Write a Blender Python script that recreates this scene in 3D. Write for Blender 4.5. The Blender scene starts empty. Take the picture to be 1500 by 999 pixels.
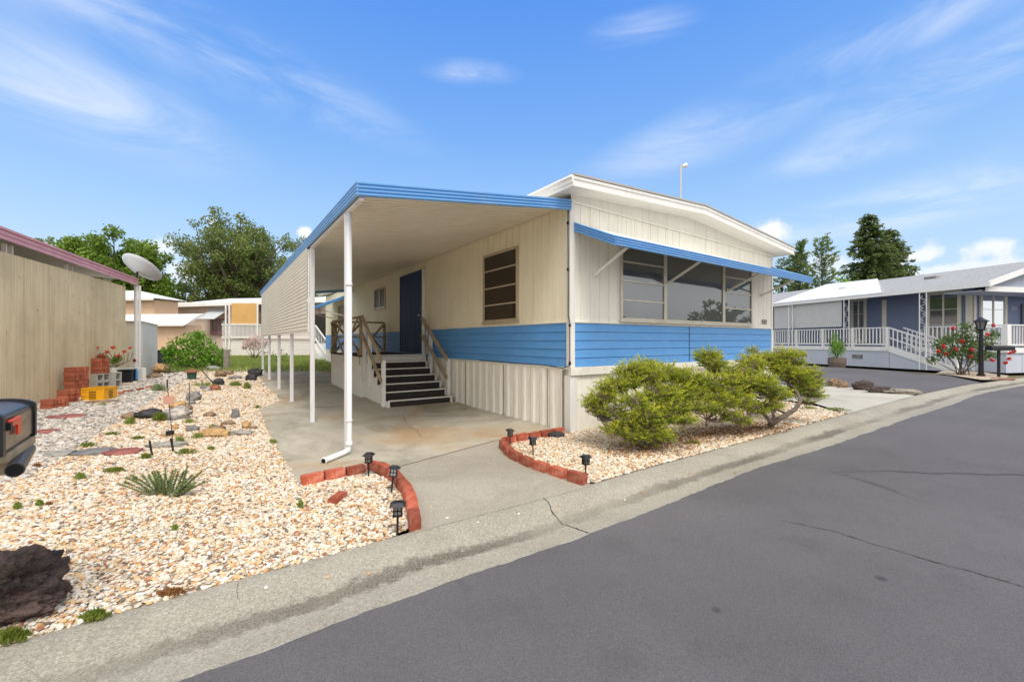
import bpy, bmesh, math, random
import numpy as np
from mathutils import Vector, Matrix, noise
random.seed(7); rng = np.random.default_rng(7)
R = math.radians
sc = bpy.context.scene
COL = sc.collection
# ------------------------------------------------------------------ survey of the place (camera station and back-bearing helpers)
F = 634.0; CH = 1.35; TH = R(34.27)
FW = Vector((math.sin(TH), math.cos(TH), 0)); RT = Vector((math.cos(TH), -math.sin(TH), 0)); UP = Vector((0, 0, 1))
def gz(x, y):
    k = min(1, max(0, (14.5 - x) / 3.0))
    return .025 * min(12.0, max(0.0, y - 7.5)) * k
def ray(px, py): return FW + RT * ((px - 750) / F) + UP * ((499.5 - py) / F)
def at(px, py, d): return ray(px, py) * d + Vector((0, 0, CH))
def G(px, py, z=None):
    r = ray(px, py); zz = 0 if z is None else z
    for _ in range(12):
        t = (zz - CH) / r.z
        p = r * t
        if z is None: zz = gz(p.x, p.y)
        else: break
    return Vector((p.x, p.y, zz))
def cam2w(l, d, z): return FW * d + RT * l + UP * z
# ------------------------------------------------------------------ object helpers
def tag(o, label=None, cat=None, group=None, kind=None):
    if label: o['label'] = label
    if cat: o['category'] = cat
    if group: o['group'] = group
    if kind: o['kind'] = kind
    return o
def empty(name, loc=(0, 0, 0), rz=0, label=None, cat=None, group=None):
    o = bpy.data.objects.new(name, None); COL.objects.link(o); o.empty_display_size = .1
    o.location = loc; o.rotation_euler = (0, 0, rz)
    return tag(o, label, cat, group)
def copy_tree(o, parent=None):
    c = o.copy(); COL.objects.link(c)
    if parent is not None: c.parent = parent
    for ch in [x for x in COL.objects if x.parent is o]: copy_tree(ch, c)
    return c
class MB:
    def __init__(s): s.v = []; s.f = []
    def add(s, vs, fs):
        n = len(s.v); s.v += [tuple(v) for v in vs]; s.f += [tuple(n + i for i in f) for f in fs]; return s
    def box(s, x0, x1, y0, y1, z0, z1):
        v = [(x, y, z) for z in (z0, z1) for y in (y0, y1) for x in (x0, x1)]
        return s.add(v, [(0, 2, 3, 1), (4, 5, 7, 6), (0, 1, 5, 4), (2, 6, 7, 3), (0, 4, 6, 2), (1, 3, 7, 5)])
    def obox(s, c, ax, ay, az, hx, hy, hz):
        c = Vector(c); v = [c + ax * (i * hx) + ay * (j * hy) + az * (k * hz) for k in (-1, 1) for j in (-1, 1) for i in (-1, 1)]
        return s.add(v, [(0, 2, 3, 1), (4, 5, 7, 6), (0, 1, 5, 4), (2, 6, 7, 3), (0, 4, 6, 2), (1, 3, 7, 5)])
    def bar(s, p, q, w, h, up=(0, 0, 1)):
        p = Vector(p); q = Vector(q); d = (q - p); L = d.length; d.normalize()
        u = Vector(up); sd = d.cross(u)
        if sd.length < 1e-4: sd = d.cross(Vector((1, 0, 0)))
        sd.normalize(); u = sd.cross(d).normalized()
        return s.obox((p + q) / 2, d, sd, u, L / 2, w / 2, h / 2)
    def tube(s, pts, r, n=8, cap=True):
        pts = [Vector(p) for p in pts]; m = len(pts)
        rs = r if isinstance(r, (list, tuple)) else [r] * m
        base = len(s.v); last = None
        for i, p in enumerate(pts):
            d = (pts[min(i + 1, m - 1)] - pts[max(i - 1, 0)]).normalized()
            a = d.cross(Vector((0, 0, 1)) if abs(d.z) < .95 else Vector((1, 0, 0))) if last is None else (last - d * last.dot(d))
            if a.length < 1e-5: a = d.cross(Vector((0, 1, 0)))
            a.normalize(); last = a; b = d.cross(a)
            for k in range(n):
                t = 2 * math.pi * k / n; s.v.append(tuple(p + (a * math.cos(t) + b * math.sin(t)) * rs[i]))
        for i in range(m - 1):
            for k in range(n):
                k2 = (k + 1) % n; A = base + i * n; s.f.append((A + k, A + k2, A + n + k2, A + n + k))
        if cap:
            s.f.append(tuple(base + k for k in range(n))[::-1]); s.f.append(tuple(base + (m - 1) * n + k for k in range(n)))
        return s
    def extr(s, A, B, prof, out, up=(0, 0, 1), close=False):
        """extrude the open profile [(out, up)] from A to B"""
        A = Vector(A); B = Vector(B); out = Vector(out); up = Vector(up); n = len(prof)
        v = [P + out * a + up * b for P in (A, B) for a, b in prof]
        f = [(i, i + 1, n + i + 1, n + i) for i in range(n - 1)]
        if close: f.append((n - 1, 0, n, 2 * n - 1)); f.append(tuple(range(n))[::-1]); f.append(tuple(n + i for i in range(n)))
        return s.add(v, f)
    def ribs(s, A, B, z0, z1, out, prof, period):
        """vertical ribbed sheet from A to B (plan points); z0,z1 = functions of fraction"""
        A = Vector((A[0], A[1], 0)); B = Vector((B[0], B[1], 0)); L = (B - A).length; d = (B - A) / L; out = Vector(out)
        us = []; u = 0
        while u < L:
            for a, b in prof:
                if u + a <= L: us.append((u + a, b))
            u += period
        us.append((L, us[-1][1])); v = []; f = []
        for u, b in us:
            P = A + d * u + out * b; t = u / L
            v += [(P.x, P.y, z0(t)), (P.x, P.y, z1(t))]
        for i in range(len(us) - 1): f.append((2 * i, 2 * i + 2, 2 * i + 3, 2 * i + 1))
        return s.add(v, f)
    def laps(s, A, B, z0, z1, out, n, depth=.012):
        A = Vector((A[0], A[1], 0)); B = Vector((B[0], B[1], 0)); h = (z1 - z0) / n
        prof = []
        for i in range(n):
            prof += [(0.0, z0 + i * h), (depth, z0 + i * h + .003), (0.002, z0 + (i + 1) * h - .006), (-.004, z0 + (i + 1) * h - .005)]
        return s.extr(A, B, prof, out)
    def build(s, name, mat, parent=None, bevel=0, smooth=False):
        me = bpy.data.meshes.new(name); me.from_pydata(s.v, [], s.f); me.materials.append(mat)
        o = bpy.data.objects.new(name, me); COL.objects.link(o)
        if parent is not None:
            o.parent = parent
        if smooth:
            me.polygons.foreach_set('use_smooth', [True] * len(me.polygons))
        if bevel:
            m = o.modifiers.new('bevel', 'BEVEL'); m.width = bevel; m.segments = 2; m.limit_method = 'ANGLE'; m.angle_limit = R(50)
        return o
# ------------------------------------------------------------------ materials
def newmat(name):
    m = bpy.data.materials.new(name); m.use_nodes = True; nt = m.node_tree; nt.nodes.clear()
    out = nt.nodes.new('ShaderNodeOutputMaterial'); b = nt.nodes.new('ShaderNodeBsdfPrincipled'); nt.links.new(b.outputs[0], out.inputs[0])
    return m, nt, b, out
def N_(nt, t, **k):
    n = nt.nodes.new(t)
    for a, v in k.items(): setattr(n, a, v)
    return n
def setin(n, **k):
    for a, v in k.items(): n.inputs[a.replace('_', ' ')].default_value = v
def mixc(nt, fac, a, b, mode='MIX'):
    n = N_(nt, 'ShaderNodeMix', data_type='RGBA', blend_type=mode)
    if isinstance(fac, (int, float)): n.inputs[0].default_value = fac
    else: nt.links.new(fac, n.inputs[0])
    for i, c in ((6, a), (7, b)):
        if isinstance(c, tuple): n.inputs[i].default_value = (*c[:3], 1)
        else: nt.links.new(c, n.inputs[i])
    return n.outputs[2]
def tex(nt, scale, detail=4, rough=.55, coord='Object', vec=None, dist=0):
    n = N_(nt, 'ShaderNodeTexNoise'); setin(n, Scale=scale, Detail=detail, Roughness=rough, Distortion=dist)
    if vec is None:
        c = N_(nt, 'ShaderNodeTexCoord'); nt.links.new(c.outputs[coord], n.inputs['Vector'])
    else: nt.links.new(vec, n.inputs['Vector'])
    return n.outputs['Fac']
def ramp(nt, inp, stops, interp='LINEAR'):
    n = N_(nt, 'ShaderNodeValToRGB'); n.color_ramp.interpolation = interp
    el = n.color_ramp.elements; el.remove(el[1]); fc = lambda c: (c, c, c, 1) if isinstance(c, (int, float)) else (*c, 1)
    el[0].position = stops[0][0]; el[0].color = fc(stops[0][1])
    for p, c in stops[1:]: e = el.new(p); e.color = fc(c)
    nt.links.new(inp, n.inputs[0]); return n.outputs[0]
def scaled(nt, s, coord='Object'):
    c = N_(nt, 'ShaderNodeTexCoord'); m = N_(nt, 'ShaderNodeMapping'); m.inputs['Scale'].default_value = s
    nt.links.new(c.outputs[coord], m.inputs[0]); return m.outputs[0]
def bumpn(nt, b, h, strength=.3, dist=.01, prev=None):
    n = N_(nt, 'ShaderNodeBump'); setin(n, Strength=strength, Distance=dist); nt.links.new(h, n.inputs['Height'])
    if prev is not None: nt.links.new(prev, n.inputs['Normal'])
    nt.links.new(n.outputs[0], b.inputs['Normal']); return n.outputs[0]
def mat(name, col, rough=.6, var=.12, scale=3.0, dirt=None, damt=.35, dscale=(1, 1, .25), bump=0, bscale=80, metal=0, streak=None, rnd=0, spec=.4, dent=0):
    m, nt, b, out = newmat(name)
    n1 = tex(nt, scale, 5, .6)
    c = mixc(nt, ramp(nt, n1, [(.3, 0.0), (.7, 1.0)]), tuple(x * (1 - var) for x in col), tuple(min(.95, x * (1 + var)) for x in col))
    if dirt:
        v = scaled(nt, dscale); n2 = tex(nt, 5, 6, .65, vec=v)
        c = mixc(nt, ramp(nt, n2, [(.5, 0.0), (.78, damt)]), c, dirt)
    if rnd:
        oi = N_(nt, 'ShaderNodeObjectInfo'); hs = N_(nt, 'ShaderNodeHueSaturation')
        mr = N_(nt, 'ShaderNodeMapRange'); mr.inputs[3].default_value = 1 - rnd; mr.inputs[4].default_value = 1 + rnd
        nt.links.new(oi.outputs['Random'], mr.inputs[0]); nt.links.new(mr.outputs[0], hs.inputs['Value']); nt.links.new(c, hs.inputs['Color']); c = hs.outputs[0]
    nt.links.new(c, b.inputs['Base Color']); setin(b, Roughness=rough, Metallic=metal); b.inputs['Specular IOR Level'].default_value = spec
    if bump: bumpn(nt, b, tex(nt, bscale, 4, .6), bump, .01)
    if dent: bumpn(nt, b, tex(nt, 1.6, 3, .5, vec=scaled(nt, (1, 1, 2.5))), dent, .05)
    return m
def leafmat(name, stops, trans=.35, rough=.55, nscale=1.2):
    m, nt, b, out = newmat(name)
    g = N_(nt, 'ShaderNodeNewGeometry'); n1 = tex(nt, nscale, 3, .6)
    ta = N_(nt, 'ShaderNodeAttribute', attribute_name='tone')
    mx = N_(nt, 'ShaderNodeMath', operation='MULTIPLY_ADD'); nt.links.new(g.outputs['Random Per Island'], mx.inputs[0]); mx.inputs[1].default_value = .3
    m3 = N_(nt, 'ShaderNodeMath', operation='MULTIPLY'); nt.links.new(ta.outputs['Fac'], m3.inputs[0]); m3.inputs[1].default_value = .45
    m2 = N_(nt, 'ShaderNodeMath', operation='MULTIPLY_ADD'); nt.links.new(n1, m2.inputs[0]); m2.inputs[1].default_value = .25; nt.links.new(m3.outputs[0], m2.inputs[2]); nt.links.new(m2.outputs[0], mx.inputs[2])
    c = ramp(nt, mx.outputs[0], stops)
    nt.links.new(c, b.inputs['Base Color']); setin(b, Roughness=rough); b.inputs['Specular IOR Level'].default_value = .25
    t = N_(nt, 'ShaderNodeBsdfTranslucent'); nt.links.new(c, t.inputs[0]); ms = N_(nt, 'ShaderNodeMixShader'); ms.inputs[0].default_value = trans
    nt.links.new(b.outputs[0], ms.inputs[1]); nt.links.new(t.outputs[0], ms.inputs[2]); nt.links.new(ms.outputs[0], out.inputs[0])
    return m
def glassmat(name, col=(.03, .032, .035), refl=.35, rough=.03):
    m, nt, b, out = newmat(name); setin(b, Roughness=.35); b.inputs['Base Color'].default_value = (*col, 1)
    gl = N_(nt, 'ShaderNodeBsdfGlossy'); gl.inputs['Roughness'].default_value = rough; gl.inputs[0].default_value = (.8, .85, .9, 1)
    n1 = tex(nt, 1.3, 2); bp = N_(nt, 'ShaderNodeBump'); setin(bp, Strength=.03, Distance=.03); nt.links.new(n1, bp.inputs['Height']); nt.links.new(bp.outputs[0], gl.inputs['Normal'])
    lw = N_(nt, 'ShaderNodeLayerWeight'); lw.inputs[0].default_value = .35
    mr = N_(nt, 'ShaderNodeMapRange'); mr.inputs[3].default_value = refl * .7; mr.inputs[4].default_value = min(1, refl * 2.0); nt.links.new(lw.outputs['Fresnel'], mr.inputs[0])
    ms = N_(nt, 'ShaderNodeMixShader'); nt.links.new(mr.outputs[0], ms.inputs[0]); nt.links.new(b.outputs[0], ms.inputs[1]); nt.links.new(gl.outputs[0], ms.inputs[2]); nt.links.new(ms.outputs[0], out.inputs[0])
    return m
M = {}
M['siding'] = mat('cream_siding', (.91, .885, .81), .5, .04, 1.5, dirt=(.55, .47, .33), damt=.4, dscale=(3, 3, .2), dent=.18)
M['siding_side'] = mat('warm_lit_siding', (.93, .86, .67), .5, .05, 1.5, dirt=(.62, .5, .32), damt=.35, dscale=(3, 3, .15))  # same siding as the front, warm carport light put into its colour
M['blue_lap'] = mat('blue_siding', (.10, .32, .70), .5, .06, 1.2, dirt=(.22, .40, .62), damt=.45, dscale=(.7, .7, 3), dent=.22)
M['blue_metal'] = mat('blue_aluminium', (.13, .35, .70), .38, .05, 1.5, dirt=(.4, .5, .65), damt=.4, dscale=(.6, .6, 2), spec=.6)
M['white'] = mat('white_paint', (.80, .79, .76), .5, .03, 2, dirt=(.5, .46, .38), damt=.3, dscale=(3, 3, .6))
M['trim'] = mat('cream_trim', (.82, .80, .74), .5, .04, 2, dirt=(.45, .4, .3), damt=.4, dscale=(1, 1, 1))
M['post'] = mat('chipped_white_paint', (.80, .80, .82), .45, .03, 3, dirt=(.08, .08, .08), damt=.01, dscale=(14, 14, 2.5))
M['pan'] = mat('carport_ceiling', (.86, .80, .68), .45, .05, 1, dirt=(.55, .47, .33), damt=.3, dscale=(.6, 2, 1))
M['slat'] = mat('corrugated_shade_panel', (.78, .74, .64), .5, .05, 1, dirt=(.5, .44, .3), damt=.3)
M['skirt'] = mat('skirting_metal', (.89, .86, .78), .5, .04, 2, dirt=(.52, .45, .32), damt=.5, dscale=(3, 3, .35))
M['roof_metal'] = mat('roof_edge_metal', (.42, .40, .37), .45, .15, 3, metal=.3)
M['darkblue'] = mat('dark_blue_paint', (.004, .045, .15), .55, .08, 2)
M['wood'] = mat('weathered_rail_wood', (.42, .33, .22), .7, .25, 4, dirt=(.12, .09, .06), damt=.5, dscale=(3, 3, 3))
M['tread'] = mat('dark_step_tread', (.035, .03, .03), .8, .5, 25, bump=.4, bscale=150)
M['glass'] = glassmat('window_glass', (.010, .010, .011), refl=.19, rough=.008)
M['screen'] = glassmat('screened_glass', (.028, .018, .011), refl=.025, rough=.15)
M['bglass'] = glassmat('far_window_glass', (.05, .055, .06), .4, .06)
M['alu'] = mat('aluminium_frame', (.62, .58, .50), .4, .08, 5, metal=.25, dirt=(.3, .26, .2), damt=.4)
M['brownframe'] = mat('bronze_frame', (.50, .42, .30), .5, .1, 5)
M['black'] = mat('black_plastic', (.014, .014, .016), .42, .2, 8)
M['cable'] = mat('black_cable', (.01, .01, .01), .5, .1, 8)
M['brick'] = mat('red_brick', (.40, .095, .05), .85, .22, 9, dirt=(.62, .36, .28), damt=.8, dscale=(2, 2, 2), bump=.6, bscale=90, rnd=.32)
M['brickold'] = mat('stacked_brick', (.45, .13, .07), .85, .25, 9, dirt=(.2, .10, .06), damt=.6, dscale=(3, 3, 3), bump=.5, bscale=90, rnd=.25)
M['pink'] = mat('pink_metal', (.58, .27, .31), .45, .06, 2, dirt=(.75, .5, .5), damt=.4)
M['yellow'] = mat('yellow_plastic', (.85, .42, .015), .4, .08, 5)
M['cinder'] = mat('cinder_block', (.48, .46, .42), .9, .1, 12, bump=.5, bscale=70)
M['wgrey'] = mat('painted_grey_wall', (.34, .37, .46), .6, .04, 2)
M['nblue'] = mat('slate_blue_siding', (.17, .215, .33), .6, .05, 2, bump=.05)
M['npale'] = mat('pale_blue_skirting', (.52, .56, .66), .6, .04, 2)
M['nwhite'] = mat('neighbour_white_trim', (.80, .80, .80), .5, .03, 3)
M['npanel'] = mat('porch_roof_panel', (.70, .71, .73), .45, .05, .6, dirt=(.45, .45, .46), damt=.4, dscale=(.3, .3, 1))
M['ncream'] = mat('cream_window_trim', (.72, .69, .60), .5, .04, 3)
M['peach'] = mat('peach_siding', (.74, .50, .34), .6, .05, 2)
M['pinkwall'] = mat('pale_pink_siding', (.74, .60, .51), .6, .05, 2)
M['whitewall'] = mat('white_lap_siding', (.74, .70, .66), .6, .04, 2)
M['wroof'] = mat('white_roof_coating', (.82, .81, .78), .5, .03, .5, dirt=(.6, .55, .48), damt=.35)
M['canvas'] = mat('tan_canvas', (.62, .37, .13), .8, .08, 2, bump=.2, bscale=8)
M['bark'] = mat('bark', (.10, .075, .055), .9, .3, 6, bump=.6, bscale=25)
M['jbark'] = mat('juniper_bark', (.15, .115, .09), .9, .35, 12, bump=.7, bscale=50)
M['red_metal'] = mat('red_flag_plastic', (.80, .05, .02), .35, .05, 5)
M['pipe'] = mat('black_pipe', (.05, .05, .055), .35, .2, 5)
M['pipein'] = mat('pipe_inside', (.003, .003, .003), .9, .1, 5)
M['greywood'] = mat('driftwood', (.27, .24, .20), .9, .3, 9, bump=.6, bscale=30)
M['grey_metal'] = mat('grey_metal', (.55, .56, .58), .4, .05, 4, metal=.3)
M['dish'] = mat('dish_grey', (.50, .52, .55), .4, .05, 4)
M['lamp_glass'] = glassmat('lantern_glass', (.12, .12, .12), .3, .1)
M['solar'] = glassmat('solar_cell', (.01, .012, .03), .25, .1)
M['pot_white'] = mat('white_pot', (.70, .68, .62), .6, .05, 4)
M['pot_green'] = mat('green_pot', (.05, .11, .08), .5, .2, 8)
M['binplastic'] = mat('bin_plastic', (.012, .013, .02), .5, .2, 3)
M['woodtub'] = mat('wooden_tub', (.16, .12, .10), .85, .25, 8)
M['blue_toy'] = mat('blue_plastic', (.10, .30, .62), .4, .05, 4)
m, nt, b, out = newmat('chipped_post_paint'); M['post'] = m
ch = tex(nt, 3.2, 5, .62, vec=scaled(nt, (9, 9, 2.2))); c = mixc(nt, ramp(nt, ch, [(.69, 0.0), (.705, 1.0)]), (.80, .80, .82), (.10, .10, .11)); c = mixc(nt, ramp(nt, tex(nt, 2, 5, .6, vec=scaled(nt, (5, 5, .8))), [(.5, 0.0), (.8, .35)]), c, (.5, .47, .42)); nt.links.new(c, b.inputs['Base Color']); setin(b, Roughness=.45)
# fibreglass panel of the left neighbour
m, nt, b, out = newmat('tan_fibreglass_panel'); M['fpanel'] = m
v = scaled(nt, (6, 6, .12)); s1 = tex(nt, 3, 6, .7, vec=v)
c = mixc(nt, ramp(nt, s1, [(.35, 0.0), (.7, 1.0)]), (.64, .52, .31), (.82, .71, .48))
n2 = tex(nt, .7, 4, .6); c = mixc(nt, ramp(nt, n2, [(.45, 0.0), (.7, .5)]), c, (.36, .28, .16))
n3 = tex(nt, 7, 5, .7); c = mixc(nt, ramp(nt, n3, [(.63, 0.0), (.72, .75)]), c, (.25, .17, .09)); n4 = tex(nt, 3, 5, .65, vec=scaled(nt, (1.5, 1.5, .35))); c = mixc(nt, ramp(nt, n4, [(.5, 0.0), (.7, .45)]), c, (.50, .38, .20))
nt.links.new(c, b.inputs['Base Color']); setin(b, Roughness=.55)
# lap-sided wood texture on mailbox side
m, nt, b, out = newmat('scratched_mailbox_metal'); M['mail'] = m
v = scaled(nt, (3, 3, 12)); s1 = tex(nt, 3, 5, .7, vec=v)
c = mixc(nt, ramp(nt, s1, [(.35, 0.0), (.65, 1.0)]), (.10, .085, .07), (.30, .24, .18)); nt.links.new(c, b.inputs['Base Color']); setin(b, Roughness=.3, Metallic=.5)
M['mailtop'] = mat('dark_mailbox_metal', (.07, .07, .085), .28, .25, 6, metal=.6)
def shingle():
    m, nt, b, out = newmat('grey_shingles'); v = scaled(nt, (1, 1, 1))
    br = N_(nt, 'ShaderNodeTexBrick'); br.inputs['Color1'].default_value = (.30, .31, .32, 1); br.inputs['Color2'].default_value = (.42, .43, .44, 1); br.inputs['Mortar'].default_value = (.20, .20, .21, 1)
    setin(br, Scale=4.0, Mortar_Size=.02); nt.links.new(v, br.inputs[0])
    n = tex(nt, 30, 4); c = mixc(nt, .35, br.outputs[0], ramp(nt, n, [(.3, .15), (.7, .5)])); nt.links.new(c, b.inputs['Base Color']); setin(b, Roughness=.9); return m
M['shingle'] = shingle()
def asphalt():
    m, nt, b, out = newmat('asphalt')
    big = tex(nt, .35, 4, .6); mid = tex(nt, 2.5, 5, .65); fine = tex(nt, 140, 3, .7); gr = tex(nt, 330, 2, .6)
    c = mixc(nt, ramp(nt, big, [(.35, 0.0), (.65, 1.0)]), (.112, .106, .112), (.150, .143, .150))
    c = mixc(nt, ramp(nt, mid, [(.55, 0.0), (.75, .4)]), c, (.068, .064, .066))
    c = mixc(nt, ramp(nt, fine, [(.38, .55), (.6, 0.0)]), c, (.055, .052, .056))
    c = mixc(nt, ramp(nt, gr, [(.60, 0.0), (.70, .75)]), c, (.32, .31, .30))
    # sparse crack network
    co = N_(nt, 'ShaderNodeTexCoord'); wn = N_(nt, 'ShaderNodeTexNoise'); setin(wn, Scale=1.2, Detail=5); nt.links.new(co.outputs['Object'], wn.inputs[0])
    vm = N_(nt, 'ShaderNodeVectorMath', operation='MULTIPLY_ADD'); nt.links.new(wn.outputs['Color'], vm.inputs[0]); vm.inputs[1].default_value = (.5, .5, 0); nt.links.new(co.outputs['Object'], vm.inputs[2])
    vo = N_(nt, 'ShaderNodeTexVoronoi', feature='DISTANCE_TO_EDGE'); setin(vo, Scale=.16); nt.links.new(vm.outputs[0], vo.inputs[0])
    cr = ramp(nt, vo.outputs['Distance'], [(0.0, 1.0), (.0011, 0.0)]); ms = ramp(nt, tex(nt, .25, 2), [(.5, 0.0), (.56, .7)])
    mm = N_(nt, 'ShaderNodeMath', operation='MULTIPLY'); nt.links.new(cr, mm.inputs[0]); nt.links.new(ms, mm.inputs[1])
    c = mixc(nt, mm.outputs[0], c, (.02, .018, .018))
    # tar spots
    vo2 = N_(nt, 'ShaderNodeTexVoronoi'); setin(vo2, Scale=.9); nt.links.new(co.outputs['Object'], vo2.inputs[0])
    c = mixc(nt, ramp(nt, vo2.outputs['Distance'], [(.02, .6), (.035, 0.0)]), c, (.03, .03, .03))
    nt.links.new(c, b.inputs['Base Color']); setin(b, Roughness=.88); b.inputs['Specular IOR Level'].default_value = .3
    p = bumpn(nt, b, fine, .5, .006); bumpn(nt, b, gr, .35, .004, p); return m
M['asphalt'] = asphalt()
def concrete(name, c1, c2, stain, agg=0.0, rust=0.0, stamt=.75):
    m, nt, b, out = newmat(name)
    big = tex(nt, .9, 6, .65, dist=.5); mid = tex(nt, 5, 6, .7); fine = tex(nt, 160, 3, .7); st = tex(nt, .75, 6, .66, dist=1.2)
    c = mixc(nt, ramp(nt, big, [(.3, 0.0), (.7, 1.0)]), c1, c2)
    c = mixc(nt, ramp(nt, st, [(.47, 0.0), (.68, stamt)]), c, stain)
    c = mixc(nt, ramp(nt, mid, [(.58, 0.0), (.75, .35)]), c, tuple(x * .55 for x in c1))
    if rust:
        rn = tex(nt, .8, 4, .6, vec=scaled(nt, (1.0, 1.0, 1.0), 'Generated')); r2 = tex(nt, .55, 5, .6, dist=.6)
        c = mixc(nt, ramp(nt, r2, [(.50, 0.0), (.66, rust)]), c, (.40, .24, .10))
    if agg:
        vo = N_(nt, 'ShaderNodeTexVoronoi'); setin(vo, Scale=120.0); co = N_(nt, 'ShaderNodeTexCoord'); nt.links.new(co.outputs['Object'], vo.inputs[0])
        hs = N_(nt, 'ShaderNodeSeparateColor'); nt.links.new(vo.outputs['Color'], hs.inputs[0])
        c = mixc(nt, agg, c, ramp(nt, hs.outputs[0], [(0, (.10, .09, .08)), (.3, (.26, .23, .19)), (.75, (.42, .38, .31)), (1, (.62, .58, .5))]))
    c = mixc(nt, ramp(nt, fine, [(.35, .45), (.6, 0.0)]), c, tuple(x * .5 for x in c1))
    nt.links.new(c, b.inputs['Base Color']); setin(b, Roughness=.9); b.inputs['Specular IOR Level'].default_value = .25
    p = bumpn(nt, b, fine, .35, .005); bumpn(nt, b, mid, .2, .01, p)
    return m, nt, b, c
M['slab'] = concrete('carport_concrete', (.42, .385, .31), (.54, .50, .415), (.20, .18, .14), rust=.7)[0]
M['apron'] = concrete('exposed_aggregate', (.38, .345, .285), (.47, .435, .36), (.28, .25, .205), agg=.3)[0]
M['nslab'] = concrete('pale_driveway', (.50, .47, .40), (.58, .55, .47), (.42, .39, .32))[0]
m, nt, b, c = concrete('gutter_concrete', (.36, .335, .275), (.46, .43, .355), (.25, .23, .185), agg=.38); M['gutter'] = m
uv = N_(nt, 'ShaderNodeUVMap'); sp = N_(nt, 'ShaderNodeSeparateXYZ'); nt.links.new(uv.outputs[0], sp.inputs[0])
nw = tex(nt, 1.3, 5, .7, dist=.6); ad = N_(nt, 'ShaderNodeMath', operation='MULTIPLY_ADD'); nt.links.new(nw, ad.inputs[0]); ad.inputs[1].default_value = .35; ad2 = N_(nt, 'ShaderNodeMath', operation='MULTIPLY_ADD'); nt.links.new(tex(nt, 16, 6, .8), ad2.inputs[0]); ad2.inputs[1].default_value = .34; nt.links.new(sp.outputs[1], ad2.inputs[2]); ad3 = N_(nt, 'ShaderNodeMath', operation='SUBTRACT'); nt.links.new(ad2.outputs[0], ad3.inputs[0]); ad3.inputs[1].default_value = .17; nt.links.new(ad3.outputs[0], ad.inputs[2])
band = ramp(nt, ad.outputs[0], [(.58, 0.0), (.64, 1.0), (.76, 1.0), (.83, 0.0)])
along = ramp(nt, tex(nt, .45, 3, .5), [(.38, .25), (.56, 1.0)])
mm = N_(nt, 'ShaderNodeMath', operation='MULTIPLY'); nt.links.new(band, mm.inputs[0]); nt.links.new(along, mm.inputs[1]); m3 = N_(nt, 'ShaderNodeMath', operation='MULTIPLY'); nt.links.new(mm.outputs[0], m3.inputs[0]); m3.inputs[1].default_value = .92
c2 = mixc(nt, m3.outputs[0], c, mixc(nt, ramp(nt, tex(nt, 90, 3, .7), [(.4, 0.0), (.6, 1.0)]), (.07, .06, .05), (.22, .19, .155)))
edge = ramp(nt, sp.outputs[1], [(.96, 0.0), (.99, .3)]); c2 = mixc(nt, edge, c2, (.50, .48, .44))
nt.links.new(c2, b.inputs['Base Color'])
def groundmat():
    m, nt, b, out = newmat('dry_ground'); a = tex(nt, .5, 5, .6); f = tex(nt, 9, 5, .7)
    c = mixc(nt, ramp(nt, a, [(.35, 0.0), (.6, 1.0)]), (.075, .11, .03), (.22, .18, .11)); c = mixc(nt, ramp(nt, f, [(.4, .6), (.6, 0.0)]), c, (.05, .055, .025))
    nt.links.new(c, b.inputs['Base Color']); setin(b, Roughness=.95); bumpn(nt, b, f, .5, .03); return m
M['ground'] = groundmat()
STW = [(0, (.72, .66, .56)), (.20, (.64, .52, .37)), (.36, (.76, .73, .67)), (.50, (.66, .44, .21)), (.62, (.68, .59, .46)), (.76, (.57, .30, .12)), (.84, (.45, .41, .35)), (.91, (.36, .14, .07)), (.955, (.14, .12, .10))]
STG = [(0, (.52, .49, .44)), (.25, (.36, .33, .30)), (.42, (.66, .62, .56)), (.6, (.27, .25, .23)), (.75, (.50, .42, .35)), (.9, (.16, .15, .14))]
def pebblemat(name, stops):
    m, nt, b, out = newmat(name); oi = N_(nt, 'ShaderNodeObjectInfo'); c = ramp(nt, oi.outputs['Random'], stops, 'CONSTANT')
    n = tex(nt, 1.6, 5, .65); c = mixc(nt, ramp(nt, n, [(.48, 0.0), (.72, .38)]), c, (.42, .30, .18)); nt.links.new(c, b.inputs['Base Color']); setin(b, Roughness=.65); return m
def gravelbase(name, stops, sc_=38.0):
    m, nt, b, out = newmat(name); co = N_(nt, 'ShaderNodeTexCoord'); vo = N_(nt, 'ShaderNodeTexVoronoi'); setin(vo, Scale=sc_); nt.links.new(co.outputs['Object'], vo.inputs[0])
    s = N_(nt, 'ShaderNodeSeparateColor'); nt.links.new(vo.outputs['Color'], s.inputs[0]); c = ramp(nt, s.outputs[0], stops, 'CONSTANT')
    c = mixc(nt, ramp(nt, vo.outputs['Distance'], [(.35, 0.0), (.75, .85)]), c, (.16, .11, .07)); nt.links.new(c, b.inputs['Base Color']); setin(b, Roughness=.8)
    inv = N_(nt, 'ShaderNodeMath', operation='SUBTRACT'); inv.inputs[0].default_value = 1; nt.links.new(vo.outputs['Distance'], inv.inputs[1]); bumpn(nt, b, inv.outputs[0], .8, .015); return m
M['peb_w'] = pebblemat('cream_pebble', STW); M['peb_g'] = pebblemat('grey_pebble', STG)
M['gbase_w'] = gravelbase('cream_gravel_bed', STW); M['gbase_g'] = gravelbase('grey_gravel_bed', STG)
GR = lambda a, b_, c_: [(.1, a), (.5, b_), (.9, c_)]
M['oak'] = leafmat('oak_leaves', GR((.05, .075, .018), (.15, .20, .05), (.31, .36, .11)), nscale=.35)
M['dense'] = leafmat('dense_leaves', GR((.04, .08, .012), (.14, .23, .03), (.29, .41, .06)), nscale=.4)
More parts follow.
